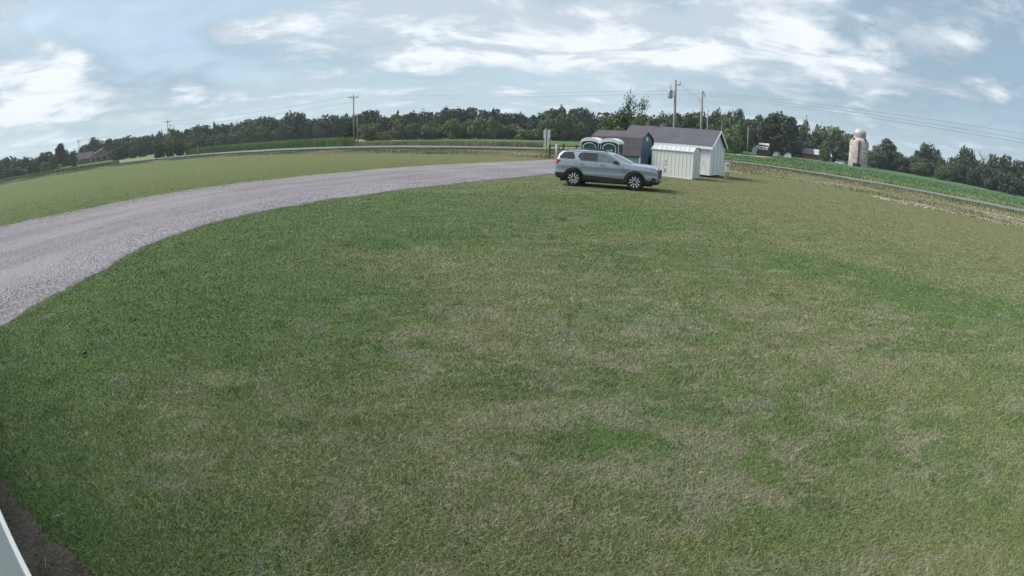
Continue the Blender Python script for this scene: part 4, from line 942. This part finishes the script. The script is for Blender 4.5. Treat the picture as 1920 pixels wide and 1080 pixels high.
wx, wy = pol(4.45, 52.5); wp = thing('white_post', 'slim white marker post between the sign and the car', 'post', (wx, wy, 0)); MB().lathe([(0, -.1), (.075, -.1), (.075, 1.40), (.055, 1.46), (0, 1.47)], 12).build('shaft', M['white'], wp, True)
f0 = Vector((*pol(3.75, 54.2), 0)); f1 = Vector((*pol(9.2, 58.5), 0)); fd = (f1 - f0).normalized(); fl = (f1 - f0).length
fn = thing('rail_fence', 'brown wooden rail fence behind the car and the white sign', 'fence', f0, math.atan2(fd.y, fd.x))
for i in range(5): MB().box(i * fl/4 - .08, i * fl/4 + .08, -.08, .08, -.1, 1.42 + .1 * (i % 2)).build('post', M['brown_wood'], fn)
for z in (.50, .88, 1.26): MB().box(-.1, fl + .1, -.13, -.082, z - .06, z + .06).build('rail', M['brown_wood'], fn)
MB().box(.9, 1.2, -.15, -.132, .82, 1.12).build('notice', M['tan'], fn)
for i, (px, py, h, lab) in enumerate(((326, 297, 1.5, 'dark short roadside post left under the orchard trees'), (348, 291, 1.7, 'middle roadside post under the orchard trees'), (371, 283, 3.1, 'grey roadside post with a dark box at the right end of the orchard trees'))):
    ax_, ay_ = pol(bearing(px, 290)[0], 150); q = thing('roadside_post', lab, 'post', (ax_, ay_, 0)); MB().box(-.10, .10, -.10, .10, -.1, h).build('shaft', M['pole'], q)
    if i == 2: MB().box(-.05, .5, -.25, .25, h - .1, h + .65).build('box', M['plastic'], q)

# ------------------------------------------------------------------ far buildings
def place(px, D): 
    az, _ = bearing(px, 300); x, y = pol(az, D); return (x, y, zt(x, y) - .05), -R(az)
# each far house: local x to the right, y away
loc, rz = place(178, 300)
ho = thing('house', 'low brown-roofed house with a gabled wing among trees at far left', 'house', loc, rz + R(6))
MB().box(-9.5, -2.2, 0, 9, 0, 2.9).build('wall', M['tan'], ho); MB().prism([(-2.2, 0), (9.5, 0), (9.5, 3.4), (5.2, 6.6), (-2.2, 3.4)], 'Y', .5, 10).build('wall', M['house_wall'], ho)
b = MB(); b.add([(-10.2, -.6, 2.7), (-1.5, -.6, 2.7), (-.8, 4.5, 6.1), (-8.8, 4.5, 6.1), (-10.2, 9.6, 2.7), (-1.5, 9.6, 2.7)], [(0, 1, 2, 3), (3, 2, 5, 4), (0, 3, 4), (1, 5, 2)]); b.build('roof', M['house_roof'], ho)
b = MB(); b.add([(-3.0, 0.2, 3.2), (5.4, -.1, 7.0), (10.2, -.1, 3.0), (-3.0, 10.4, 3.2), (5.4, 10.4, 7.0), (10.2, 10.4, 3.0), (-3.0, .2, 2.95), (5.4, -.1, 6.7), (10.2, -.1, 2.75)], [(0, 1, 4, 3), (1, 2, 5, 4), (0, 6, 7, 1), (1, 7, 8, 2)]); b.build('roof', M['house_roof'], ho)
MB().prism([(-2.6, 0), (.6, 0), (.6, 3.6), (-1, 5.6), (-2.6, 3.6)], 'Y', -.9, .5).build('entry_gable', M['tan'], ho)
for xx in (-8.8, -7.2, -5.6, -4.0): MB().box(xx - .45, xx + .45, -.06, .0, .5, 2.4).build('window', M['glass'], ho)
for xx in (2.2, 5.4): MB().box(xx - .6, xx + .6, .42, .5, 1.0, 2.5).build('window', M['glass'], ho)
MB().box(-1.5, -.5, -.96, -.9, .1, 2.4).build('door', M['brown_wood'], ho); MB().box(-5.6, -5.0, 4.2, 4.8, 5.6, 7.0).build('chimney', M['house_wall'], ho)
loc, rz = place(119, 310); bl = thing('farm_shed', 'pale metal-roofed farm building among trees left of the house', 'barn', loc, rz)
MB().box(-4.4, 4.4, 0, 6, 0, 2.2).build('wall', M['grey_wall'], bl); b = MB(); b.add([(-5, -.5, 2.0), (5, -.5, 2.0), (5.4, 4, 4.6), (-3.4, 4, 4.2), (-5, 7, 2.2), (5, 7, 2.2)], [(0, 1, 2, 3), (3, 2, 5, 4)]); b.build('roof', M['white_metal'], bl); MB().box(-.9, .9, -.06, 0, .1, 2.0).build('door', M['dark'], bl)
loc, rz = place(108, 262); tr = thing('trailer', 'small pale trailer by the verge below the farm building', 'trailer', loc, rz + R(25)); MB().prism([(-2.6, .6), (2.2, .6), (2.4, 1.6), (1.6, 2.5), (-2.2, 2.5), (-2.7, 1.7)], 'Y', 0, 2).build('body', M['tan'], tr)
for q in (-.6, .4): MB().lathe([(0, -.1), (.33, -.1), (.33, .1), (0, .1)], 14, 'Y', (q, 0, .33)).build('wheel', M['tyre'], tr)
MB().box(-1.6, .2, -.03, 0, 1.5, 2.1).build('window', M['glass'], tr)
loc, rz = place(1426, 208); wh = thing('farmhouse', 'white two-storey farmhouse half hidden by trees beyond the pale lane', 'house', loc, rz + R(-12))
MB().box(-1.6, 2.4, 0, 6, .0, 4.2).build('wall', M['grey_wall'], wh); MB().prism([(-3.6, 1.0), (-1.6, 1.0), (-1.6, 2.8), (-2.6, 3.3), (-3.6, 2.4)], 'Y', .4, 5).build('wing', M['white'], wh)
b = MB(); b.add([(-1.9, -.4, 2.7), (2.7, -.4, 2.7), (2.7, -.25, 3.35), (-1.9, -.25, 3.35)], [(0, 1, 2, 3)]); MB().box(-1.75, 2.5, -.5, -.02, 2.4, 3.3).build('upper_wall', M['white'], wh)
b = MB(); b.add([(-2.0, -.6, 3.32), (2.8, -.6, 3.32), (2.5, 3, 4.9), (-1.5, 3, 4.9), (-2.0, 6.4, 4.0), (2.8, 6.4, 4.0)], [(0, 1, 2, 3), (3, 2, 5, 4)]); b.build('roof', M['white_metal'], wh)
for q in (-1.1, .1, 1.4): MB().box(q - .35, q + .35, -.56, -.5, 2.72, 3.1).build('window', M['glass'], wh)
MB().box(-1.2, 2.2, -.05, 0, .3, 1.9).build('porch_wall', M['red_wood'], wh)
loc, rz = place(1361.5, 190); sm2 = thing('small_outbuilding', 'small white outbuilding peeking past the white shed gable', 'shed', loc, rz); MB().prism([(-1.4, .8), (1.2, .8), (1.2, 2.0), (-.1, 2.9), (-1.4, 2.0)], 'Y', 0, 3).build('wall', M['white'], sm2); MB().box(-.5, .4, -.05, 0, .85, 1.9).build('door', M['grey_wall'], sm2)
b = MB(); b.add([(-1.7, -.3, 1.85), (-.1, -.3, 3.0), (1.5, -.3, 1.85), (-1.7, 3.2, 1.85), (-.1, 3.2, 3.0), (1.5, 3.2, 1.85)], [(0, 1, 4, 3), (1, 2, 5, 4)]); b.build('roof', M['house_roof'], sm2)
for i, (px, ww, lab) in enumerate(((1455, 1.5, 'left white garage gable showing between tree trunks'), (1476.5, 1.7, 'right white garage gable showing between tree trunks'))):
    loc, rz = place(px, 236); g = thing('garage', lab, 'garage', loc, rz, 'white garages under the huge dark tree'); MB().prism([(-ww/1.1, 0), (ww/1.1, 0), (ww/1.1, 1.5), (ww/3, 2.3), (-ww/3, 2.1), (-ww/1.1, 1.2)], 'Y', 0, 4).build('wall', M['white'], g); MB().box(-.9, .2, -.05, 0, .1, 1.3).build('door', M['white_vinyl'], g)
    MB().prism([(-ww/1.05, 1.25), (-ww/3, 2.16), (ww/3, 2.36), (ww/1.05, 1.55), (ww/1.05, 1.62), (ww/3, 2.46), (-ww/3, 2.26), (-ww/1.05, 1.33)], 'Y', -.2, 4.2).build('roof', M['grey_wall'], g)
loc, rz = place(1532, 272); rb = thing('red_barn', 'low red barn with a partly bright metal roof left of the silo', 'barn', loc, rz + R(4))
MB().box(-7.2, 7.2, 0, 7, 0, 2.6).build('wall', M['red_wood'], rb); b = MB(); b.add([(-8, -.5, 2.5), (-1.6, -.5, 2.5), (-2.0, 3.5, 5.2), (-7.4, 3.5, 5.2)], [(0, 1, 2, 3)]); b.build('old_roof', M['grey_wall'], rb)
b = MB(); b.add([(-1.58, -.5, 2.5), (7.6, -.5, 2.5), (6.6, 3.5, 5.2), (-1.98, 3.5, 5.2)], [(0, 1, 2, 3)]); b.build('metal_roof', M['dome'], rb)
b = MB(); b.add([(-7.4, 3.5, 5.19), (6.6, 3.5, 5.19), (7.6, 7.4, 2.5), (-8, 7.4, 2.5)], [(0, 1, 2, 3)]); b.build('back_roof', M['grey_wall'], rb)
MB().box(6.6, 7.25, -.05, .0, .1, 2.4).build('door', M['tan'], rb); MB().box(1.2, 2.8, -.05, 0, .1, 2.1).build('door', M['tan'], rb)
loc, rz = place(1609, 245); si = thing('silo', 'weathered pale stave silo with a narrower domed top', 'silo', loc, rz)
Rl, Ru = 4.35, 2.85; seg = 40
MB().lathe([(Rl, 0), (Rl, 10.6), (Ru + .1, 12.3), (Ru, 12.3)], seg).build('barrel', M['silo'], si, True)
MB().lathe([(Ru, 11.4), (Ru, 14.3)], seg).build('upper_barrel', M['silo'], si, True)
MB().lathe([(Ru + .02, 14.3)] + [((Ru + .02) * math.cos(a), 14.3 + 2.2 * math.sin(a)) for a in np.linspace(.05, math.pi/2 - .001, 10)], seg).build('dome', M['dome'], si, True)
for z in np.arange(.6, 10.6, .72): MB().lathe([(Rl + .0, z - .03), (Rl + .05, z), (Rl, z + .03)], seg).build('hoop', M['bark'], si)
for z in np.arange(12.6, 14.3, .55): MB().lathe([(Ru + .0, z - .03), (Ru + .05, z), (Ru, z + .03)], seg).build('hoop', M['bark'], si)
MB().box(-.38, .38, -Rl - .35, -Rl + .15, .2, 11.0).build('chute', M['rust'], si)
for q in (-1, 1): MB().box(q * 2.55 - .45, q * 2.55 + .45, -2.9, -1.6, 10.9, 12.1).build('opening', M['dark'], si)
def far_car(px, D, mat, label, cat):
    loc, rz = place(px, D); c = thing('parked_car', label, cat, loc, rz); MB().prism([(-2.1, .35), (2.1, .35), (2.1, .8), (1.2, .95), (.6, 1.4), (-1.0, 1.42), (-1.9, .95), (-2.1, .9)], 'Y', 0, 1.7).build('body', mat, c)
    MB().prism([(-1.5, .98), (1.0, .98), (.5, 1.34), (-.95, 1.36)], 'Y', -.012, 1.712).build('window', M['glass'], c)
    for q in (-1.3, 1.3): MB().lathe([(0, -.03), (.32, -.03), (.32, .2), (0, .2)], 14, 'Y', (q, 0, .32)).build('wheel', M['tyre'], c)
far_car(1575, 240, M['white'], 'white vehicle parked left of the silo', 'car')
loc, rz = place(1631, 246); tp = thing('tarp_pile', 'pale blue tarp-covered pile at the right foot of the silo', 'tarp'); tp.location = loc; MB().lathe([(1.1, 0), (.9, .5), (.5, .85), (0, .95)], 9).build('cover', M['blue_tarp'], tp, True)
for i, (px, lab) in enumerate(((1602, 'dark weed clump at the left foot of the silo'), (1610, 'dark weed clump at the middle foot of the silo'))): T(px, 305, 9, 239, 'bush', 'leaf_dark', lab, name='shrub', cat='shrub')

# ------------------------------------------------------------------ the building the picture is taken from
hs = thing('building', 'white wall of the near building at the lower left corner', 'building', wb, math.atan2(wd.y, wd.x))
# local x along the wall to the left, local y: into the building is positive (right-hand side away from the lawn)
sgn = 1 if Vector((-wd.y, wd.x, 0)).dot(Vector((.457, .889, 0))) < 0 else -1
def ybox(a, b_): return (min(sgn*a, sgn*b_), max(sgn*a, sgn*b_))
MB().box(-5, 8, *ybox(0.02, .25), 0.30, 2.55).build('wall', M['white_vinyl'], hs); MB().box(-5, 8, *ybox(0.0, .25), -.1, .30).build('foundation', M['white'], hs)
MB().box(-5, 8, *ybox(-.012, .02), .24, .31).build('base_trim', M['white'], hs)

# ------------------------------------------------------------------ the parked SUV
car = thing('parked_suv', 'silver blue SUV with black cladding and bright alloy wheels parked on the grass', 'car')
X_T = [.09, .11, .13, .17, .29, .42, .56, 1.0, 1.6, 2.2, 2.6, 2.88, 3.3, 3.72, 3.86, 4.3, 4.62, 4.78, 4.87, 4.92]
Z_T = [.66, .86, 1.08, 1.20, 1.52, 1.645, 1.67, 1.69, 1.69, 1.672, 1.63, 1.56, 1.39, 1.205, 1.195, 1.175, 1.145, 1.105, 1.02, .74]
def zt_c(x): return float(np.interp(x, X_T, Z_T))
def zb_c(x): return float(np.interp(x, [0, .3, .8, 1.2, 3.8, 4.3, 4.92], [.42, .34, .28, .25, .25, .26, .33]))
def w_c(x): return float(np.interp(x, [.09, .13, .22, .45, 1.0, 3.9, 4.3, 4.6, 4.78, 4.86, 4.92], [.76, .85, .905, .94, .955, .955, .950, .925, .875, .83, .74]))
def wr_c(x): return float(np.interp(x, [.09, .17, .42, .6, 2.6, 2.9, 3.4, 3.72, 3.9, 4.92], [w_c(.09) - .08, .80, .68, .68, .67, .69, .77, .84, w_c(3.9) - .10, w_c(4.92) - .08]))
def belt_c(x): return min(float(np.interp(x, [0, .3, 1.2, 2.4, 3.6, 3.72, 4.3, 4.62], [1.27, 1.26, 1.235, 1.195, 1.16, 1.13, 1.105, 1.07])), zt_c(x) - .05)
def section(x):
    w_, zb, z, bl_, wr = w_c(x), zb_c(x), zt_c(x), belt_c(x), wr_c(x)
    zD = min(.60, zb + (z - zb) * .38); zE = min(.95, zb + (z - zb) * .72); zE = min(zE, bl_ - .03)
    return [(0, zb), (.84 * w_, zb), (.965 * w_, zb + .07), (w_, zD), (w_ - .010, zD + (zE - zD) * .40), (w_ - .009, zD + (zE - zD) * .72), (w_ - .002, zE), (w_ - .04, bl_), (wr, z - min(.075, (z - bl_) * .55)), (wr - .07, z - .022), (wr * .5, z - .002), (0, z + .006)]
def side_y(x, z):
    s = section(x)[1:10]; return float(np.interp(z, [p[1] for p in s], [p[0] for p in s]))
def top_z(x, y):
    s = section(x)[7:][::-1]; return float(np.interp(abs(y), [p[0] for p in s], [p[1] for p in s]))
xs = sorted(set([round(v, 3) for v in list(np.linspace(.09, 4.92, 70)) + X_T]))
V, Fc = [], []
for x in xs:
    s = section(x); pts = []
    for i in range(len(s) - 1):
        for k in range(3): t = k / 3; pts.append((s[i][0] * (1-t) + s[i+1][0] * t, s[i][1] * (1-t) + s[i+1][1] * t))
    pts.append(s[-1]); full = [(x, -p[0], p[1]) for p in pts] + [(x, p[0], p[1]) for p in pts[-2:0:-1]]; V += full
m = len(full)
for i in range(len(xs) - 1):
    for k in range(m): Fc.append((i*m+k, (i+1)*m+k, (i+1)*m+(k+1) % m, i*m+(k+1) % m))
Fc += [tuple(range(m)), tuple(range((len(xs)-1)*m, len(xs)*m))[::-1]]
body = meshobj('body', V, Fc, M['paint'], car, True)
bm = bmesh.new(); bm.from_mesh(body.data); bmesh.ops.recalc_face_normals(bm, faces=bm.faces[:]); bm.to_mesh(body.data); bm.free()
cut = MB()
XR, XF, RW = 1.03, 3.887, .385
for xa in (XR, XF):
    for s in (-1, 1):
        n = 28; a0, a1 = (.60, 1.2); pr = [(xa + .455 * math.cos(2*math.pi*k/n), .385 + .455 * math.sin(2*math.pi*k/n)) for k in range(n)]
        cut.prism(pr, 'Y', min(s*a0, s*a1), max(s*a0, s*a1))
co_ = cut.build('cutter', M['plastic'])
bm = bmesh.new(); bm.from_mesh(co_.data); bmesh.ops.recalc_face_normals(bm, faces=bm.faces[:]); bm.to_mesh(co_.data); bm.free()
md = body.modifiers.new('arches', 'BOOLEAN'); md.object = co_; md.operation = 'DIFFERENCE'; md.solver = 'EXACT'
dg_ = bpy.context.evaluated_depsgraph_get(); nm = bpy.data.meshes.new_from_object(body.evaluated_get(dg_)); body.modifiers.clear(); body.data = nm
bpy.data.objects.remove(co_, do_unlink=True)
try: nm.set_sharp_from_angle(angle=R(32))
except Exception: pass
def side_patch(name, lower, upper, x0, x1, off, mat, parent=None, nx=24, nz=5, both=True, smooth=True):
    """a skin over the flank between two height curves, proud of the body"""
    out_ = []
    for s in ((-1, 1) if both else (-1,)):
        V, F = [], []
        for i in range(nx + 1):
            x = x0 + (x1 - x0) * i / nx; a, b_ = lower(x), upper(x)
            if b_ < a: b_ = a
            for k in range(nz + 1): z = a + (b_ - a) * k / nz; V.append((x, s * (side_y(x, z) + off), z))
        for i in range(nx):
            for k in range(nz):
                q = (i*(nz+1)+k, (i+1)*(nz+1)+k, (i+1)*(nz+1)+k+1, i*(nz+1)+k+1); F.append(q if s < 0 else q[::-1])
        out_.append(meshobj(name, V, F, mat, parent or car, smooth))
    return out_
ip = lambda xs_, zs_: (lambda x: float(np.interp(x, xs_, zs_)))
# glass
side_patch('quarter_window', ip([.27, .36, 1.06], [1.31, 1.29, 1.265]), ip([.27, .44, .56, .96, 1.06], [1.32, 1.54, 1.575, 1.59, 1.38]), .27, 1.06, .006, M['glass'])
fw = side_patch('rear_door_window', ip([1.20, 1.34, 2.08], [1.40, 1.255, 1.225]), ip([1.20, 1.26, 1.4, 2.08], [1.41, 1.54, 1.598, 1.59]), 1.20, 2.08, .006, M['glass'])
side_patch('front_door_window', ip([2.14, 3.16], [1.22, 1.19]), ip([2.14, 2.5, 2.8, 3.16], [1.585, 1.56, 1.45, 1.22]), 2.14, 3.18, .006, M['glass_light'])
side_patch('pillar_trim', ip([2.08, 2.14], [1.21, 1.21]), ip([2.08, 2.14], [1.60, 1.595]), 2.07, 2.15, .004, M['plastic'])
side_patch('pillar_trim', ip([1.44, 1.5], [1.24, 1.24]), ip([1.44, 1.5], [1.595, 1.595]), 1.40, 1.44, .0085, M['plastic'])
side_patch('window_sill_trim', ip([1.2, 3.2], [1.225, 1.175]), ip([1.2, 3.2], [1.25, 1.20]), 1.30, 3.2, .005, M['plastic'])
def top_patch(name, x0, x1, f, off, mat, nx=14, ny=14):
    V, F = [], []
    for i in range(nx + 1):
        x = x0 + (x1 - x0) * i / nx; h = f(x)
        for k in range(ny + 1): y = -h + 2 * h * k / ny; V.append((x, y, top_z(x, y) + off))
    for i in range(nx):
        for k in range(ny): F.append((i*(ny+1)+k, (i+1)*(ny+1)+k, (i+1)*(ny+1)+k+1, i*(ny+1)+k+1))
    return meshobj(name, V, F, mat, car, True)
top_patch('windshield', 2.84, 3.70, lambda x: wr_c(x) - .045, .010, M['glass_light'])
top_patch('rear_window', .19, .41, lambda x: wr_c(x) - .17, .010, M['glass'])
top_patch('sunroof', 1.5, 2.5, lambda x: .45, .006, M['glass'], 4, 4)
# cladding along the sills, wheel arches and bumpers
clad = ip([.0, .35, .62, 1.55, 1.7, 3.35, 3.5, 4.3, 4.6, 4.91], [.66, .64, .62, .57, .555, .48, .46, .46, .45, .45])
for (a, b_) in ((1.47, 3.44),): side_patch('sill_cladding', lambda x: zb_c(x) + .004, clad, a, b_, .012, M['plastic'])
side_patch('rear_bumper_cladding', lambda x: zb_c(x) + .004, ip([0, .64], [.65, .62]), 00.10, .585, .012, M['plastic'])
side_patch('front_bumper_cladding', lambda x: zb_c(x) + .004, ip([4.39, 4.6, 4.915], [.50, .50, .46]), 4.335, 4.915, .012, M['plastic'])
for s in (-1, 1):
    for xa in (XR, XF):
        V, F = [], []; nA = 30
        for i in range(nA + 1):
            a = R(-22) + R(224) * i / nA
            for rr_, o_ in ((.452, .004), (.456, .026), (.505, .022), (.520, .004)):
                x = xa + rr_ * math.cos(a); z = max(.385 + rr_ * math.sin(a), .26); V.append((x, s * (side_y(x, z) + o_), z))
        for i in range(nA):
            for k in range(3): q = (i*4+k, (i+1)*4+k, (i+1)*4+k+1, i*4+k+1); F.append(q if s > 0 else q[::-1])
        meshobj('arch_trim', V, F, M['plastic'], car, True)
# ends
MB().box(.07, .09, -.70, .70, .43, .60).build('rear_skid', M['plastic'], car)
MB().box(4.905, 4.94, -.66, .66, .56, .97).build('grille_frame', M['chrome'], car)
gr = MB()
for k in range(5): gr.box(4.952, 4.965, -.63, .63, .61 + .058 * k, .66 + .058 * k)
gr.build('grille', M['plastic'], car); MB().box(4.94, 4.952, -.64, .64, .58, .95).build('grille_mesh', M['dark'], car)
MB().box(4.965, 4.975, -.17, .17, .70, .76).build('emblem', M['tail_red'], car)
MB().box(4.90, 4.95, -.70, .70, .34, .555).build('lower_grille', M['plastic'], car); MB().box(4.948, 4.962, -.18, .18, .42, .56).build('licence_plate', M['white'], car)
side_patch('headlight', ip([4.44, 4.6, 4.88], [.88, .83, .80]), ip([4.44, 4.6, 4.80, 4.88], [.93, .965, .95, .86]), 4.44, 4.87, .012, M['head'])
side_patch('fog_light_trim', ip([4.62, 4.86], [.50, .50]), ip([4.62, 4.70, 4.86], [.51, .66, .60]), 4.62, 4.87, .014, M['plastic'])
side_patch('tail_light', ip([.12, .2, .40], [1.0, 1.0, 1.16]), ip([.12, .18, .40], [1.04, 1.22, 1.20]), .12, .40, .012, M['tail_red'])
# seams, handles, mirrors, rails
for (x0, x1) in ((1.145, 1.155), (2.105, 2.113), (3.36, 3.368)):
    side_patch('door_seam', clad, ip([0, 5], [1.22, 1.14]), x0, x1, .003, M['dark'], nx=1, nz=8)
side_patch('door_crease', ip([1.55, 3.3], [.585, .555]), ip([1.55, 3.3], [.60, .57]), 1.60, 3.36, .008, M['paint'])
for x0 in (1.30, 2.26):
    for s in (-1, 1): MB().box(x0, x0 + .24, min(s*.945, s*.985), max(s*.945, s*.985), 1.055, 1.09).build('door_handle', M['paint'], car)
for s in (-1, 1):
    MB().prism([(2.90, 1.16), (3.12, 1.18), (3.14, 1.28), (3.06, 1.34), (2.92, 1.32)], 'Y', min(s*1.0, s*1.15), max(s*1.0, s*1.15)).build('mirror', M['plastic'], car)
    MB().prism([(2.91, 1.28), (3.13, 1.28), (3.06, 1.345), (2.93, 1.33)], 'Y', min(s*1.005, s*1.152), max(s*1.005, s*1.152)).build('mirror_cap', M['paint'], car)
    MB().box(3.0, 3.1, min(s*.90, s*1.0), max(s*.90, s*1.0), 1.18, 1.23).build('mirror_arm', M['plastic'], car)
    MB().tube([(.62, s*.63, 1.655), (.70, s*.63, 1.715), (1.6, s*.63, 1.74), (2.4, s*.62, 1.715), (2.5, s*.62, 1.65)], .024, 6).build('roof_rail', M['plastic'], car, True)
MB().prism([(.42, 1.615), (.64, 1.66), (.50, 1.665), (.24, 1.60)], 'Y', -.6, .6).build('spoiler', M['paint'], car)
MB().prism([(.72, 1.65), (.92, 1.67), (.76, 1.745)], 'Y', -.02, .02).build('antenna', M['paint'], car)
MB().box(.3, 4.6, -.6, .6, .21, .30).build('underbody', M['dark'], car)
# wheels
def wheel(xa, s):
    wh_ = bpy.data.objects.new('wheel', None); COL.objects.link(wh_); wh_.parent = car; wh_.location = (xa, s * .80, RW); wh_.rotation_euler = (0, random.uniform(0, 1), 0 if s < 0 else math.pi)
    return wh_
w0 = wheel(XR, -1)
# local -y is the outer side
MB().lathe([(.255, -.105), (.275, -.122), (.345, -.125), (.375, -.105), (RW, -.07), (RW, .07), (.375, .105), (.30, .12), (.255, .10)], 40, 'Y').build('tyre', M['tyre'], w0, True)
MB().lathe([(.0, -.045), (.22, -.045), (.236, -.085), (.262, -.11), (.262, .09), (0, .09)], 40, 'Y').build('rim', M['rim_dark'], w0, False)
MB().lathe([(0, -.088), (.042, -.088), (.05, -.075), (.05, -.04)], 18, 'Y').build('hub_cap', M['rim_dark'], w0)
for k in range(5):
    a = 2 * math.pi * k / 5; Mx = Matrix.Rotation(-a, 4, 'Y')
    b = MB()
    for q in (-1, 1):
        pr = [(.060, q*.014), (.155, q*.034), (.252, q*.060), (.240, q*.128), (.158, q*.072), (.064, q*.040)]
        if q < 0: pr = pr[::-1]
        n = len(pr)
        vv_ = [Mx @ Vector((p[0], -.100 if i_ else -.100, p[1])) for i_, p in enumerate(pr)] + [Mx @ Vector((p[0], -.05, p[1])) for p in pr]
        b.add(vv_, [tuple(range(n)), tuple(range(n, 2*n))[::-1]] + [(i, n+i, n+(i+1) % n, (i+1) % n) for i in range(n)])
    b.build('spoke', M['rim_bright'], w0)
for (xa, s) in ((XF, -1), (XR, 1), (XF, 1)):
    w2 = wheel(xa, s)
    for ch in w0.children: c = ch.copy(); COL.objects.link(c); c.parent = w2
hdg = 111.0
dv = Vector((math.sin(R(hdg)), math.cos(R(hdg)), 0)); rgt = Vector((dv.y, -dv.x, 0))
# the near wheels' contact points fix where it stands
rear = Vector((2.76, 24.66, 0)); front = Vector((5.42, 23.63, 0)); mid = (rear + front) / 2
car.location = mid - dv * ((XR + XF) / 2) - rgt * .86
car.rotation_euler = (0, 0, R(90 - hdg))

# ------------------------------------------------------------------ small things on the grass
lx, ly = 1.37, 3.04
lf = MB(); lf.add([(0, 0, 0), (.03, .012, .012), (.055, .0, .006), (.03, -.014, .01), (-.02, 0, .008)], [(0, 1, 2), (0, 2, 3), (4, 1, 0), (4, 0, 3)]); o = lf.build('fallen_leaf', M['tan_leaf']); o.location = (lx, ly, .045); o.rotation_euler = (0.2, .1, .6); tag(o, 'tan fallen leaf lying on the near grass right of centre', 'leaf')
o = MB().lathe([(0, 0), (.035, .005), (.03, .03), (0, .04)], 7).build('dark_stone', M['dark']); o.location = (*gnd(160, 668), .03); tag(o, 'small dark stone on the grass near the drive at left', 'stone')
o = MB().lathe([(0, 0), (.012, .003), (.010, .006), (0, .009)], 7).build('pale_pebble', M['pale_soil']); o.location = (*gnd(828, 953), .03); tag(o, 'pale pebble in the near grass left of centre', 'pebble')
# the bald strip with a fringe of longer grass before the car
pa, pb = Vector((*gnd(1015, 418), 0)), Vector((*gnd(1100, 406), 0))
V, Fc = [], []
for i in range(13):
    t = i / 12; c = pa.lerp(pb, t) + Vector((0, .05 * math.sin(t * 9), 0)); h = .15 * math.sin(math.pi * t) + .01
    V += [(c.x, c.y - h, .008), (c.x, c.y, .02), (c.x, c.y + h, .008)]
    if i: q = 3 * (i - 1); Fc += [(q, q+3, q+4, q+1), (q+1, q+4, q+5, q+2)]
meshobj('bare_patch', V, Fc, M['pale_soil'], smooth=True)['kind'] = 'structure'
n = 130; tt = np.clip(rng.normal(.42, .08, n), 0, 1); Pw = np.array([pa.x, pa.y]) + tt[:, None] * np.array([pb.x - pa.x, pb.y - pa.y]) + rng.normal(0, .05, (n, 2)) + np.array([0, -.04])
tag(blades('longer_grass', Pw, rng.uniform(.06, .13, n), np.full(n, .014), M['blade'], .5, rnd=rng.uniform(0, .7, n)), kind='stuff')

# ------------------------------------------------------------------ the morning air
hm = bpy.data.materials.new('morning_air'); hm.use_nodes = True; hn = hm.node_tree; hn.nodes.clear()
ho_ = hn.nodes.new('ShaderNodeOutputMaterial'); hv = hn.nodes.new('ShaderNodeVolumePrincipled'); hn.links.new(hv.outputs[0], ho_.inputs['Volume'])
hv.inputs['Color'].default_value = (.80, .88, .96, 1); hv.inputs['Density'].default_value = .00022; hv.inputs['Anisotropy'].default_value = .2
tag(MB().box(-2600, 2600, -2600, 2600, -1.2, 30).build('haze', hm), kind='stuff')
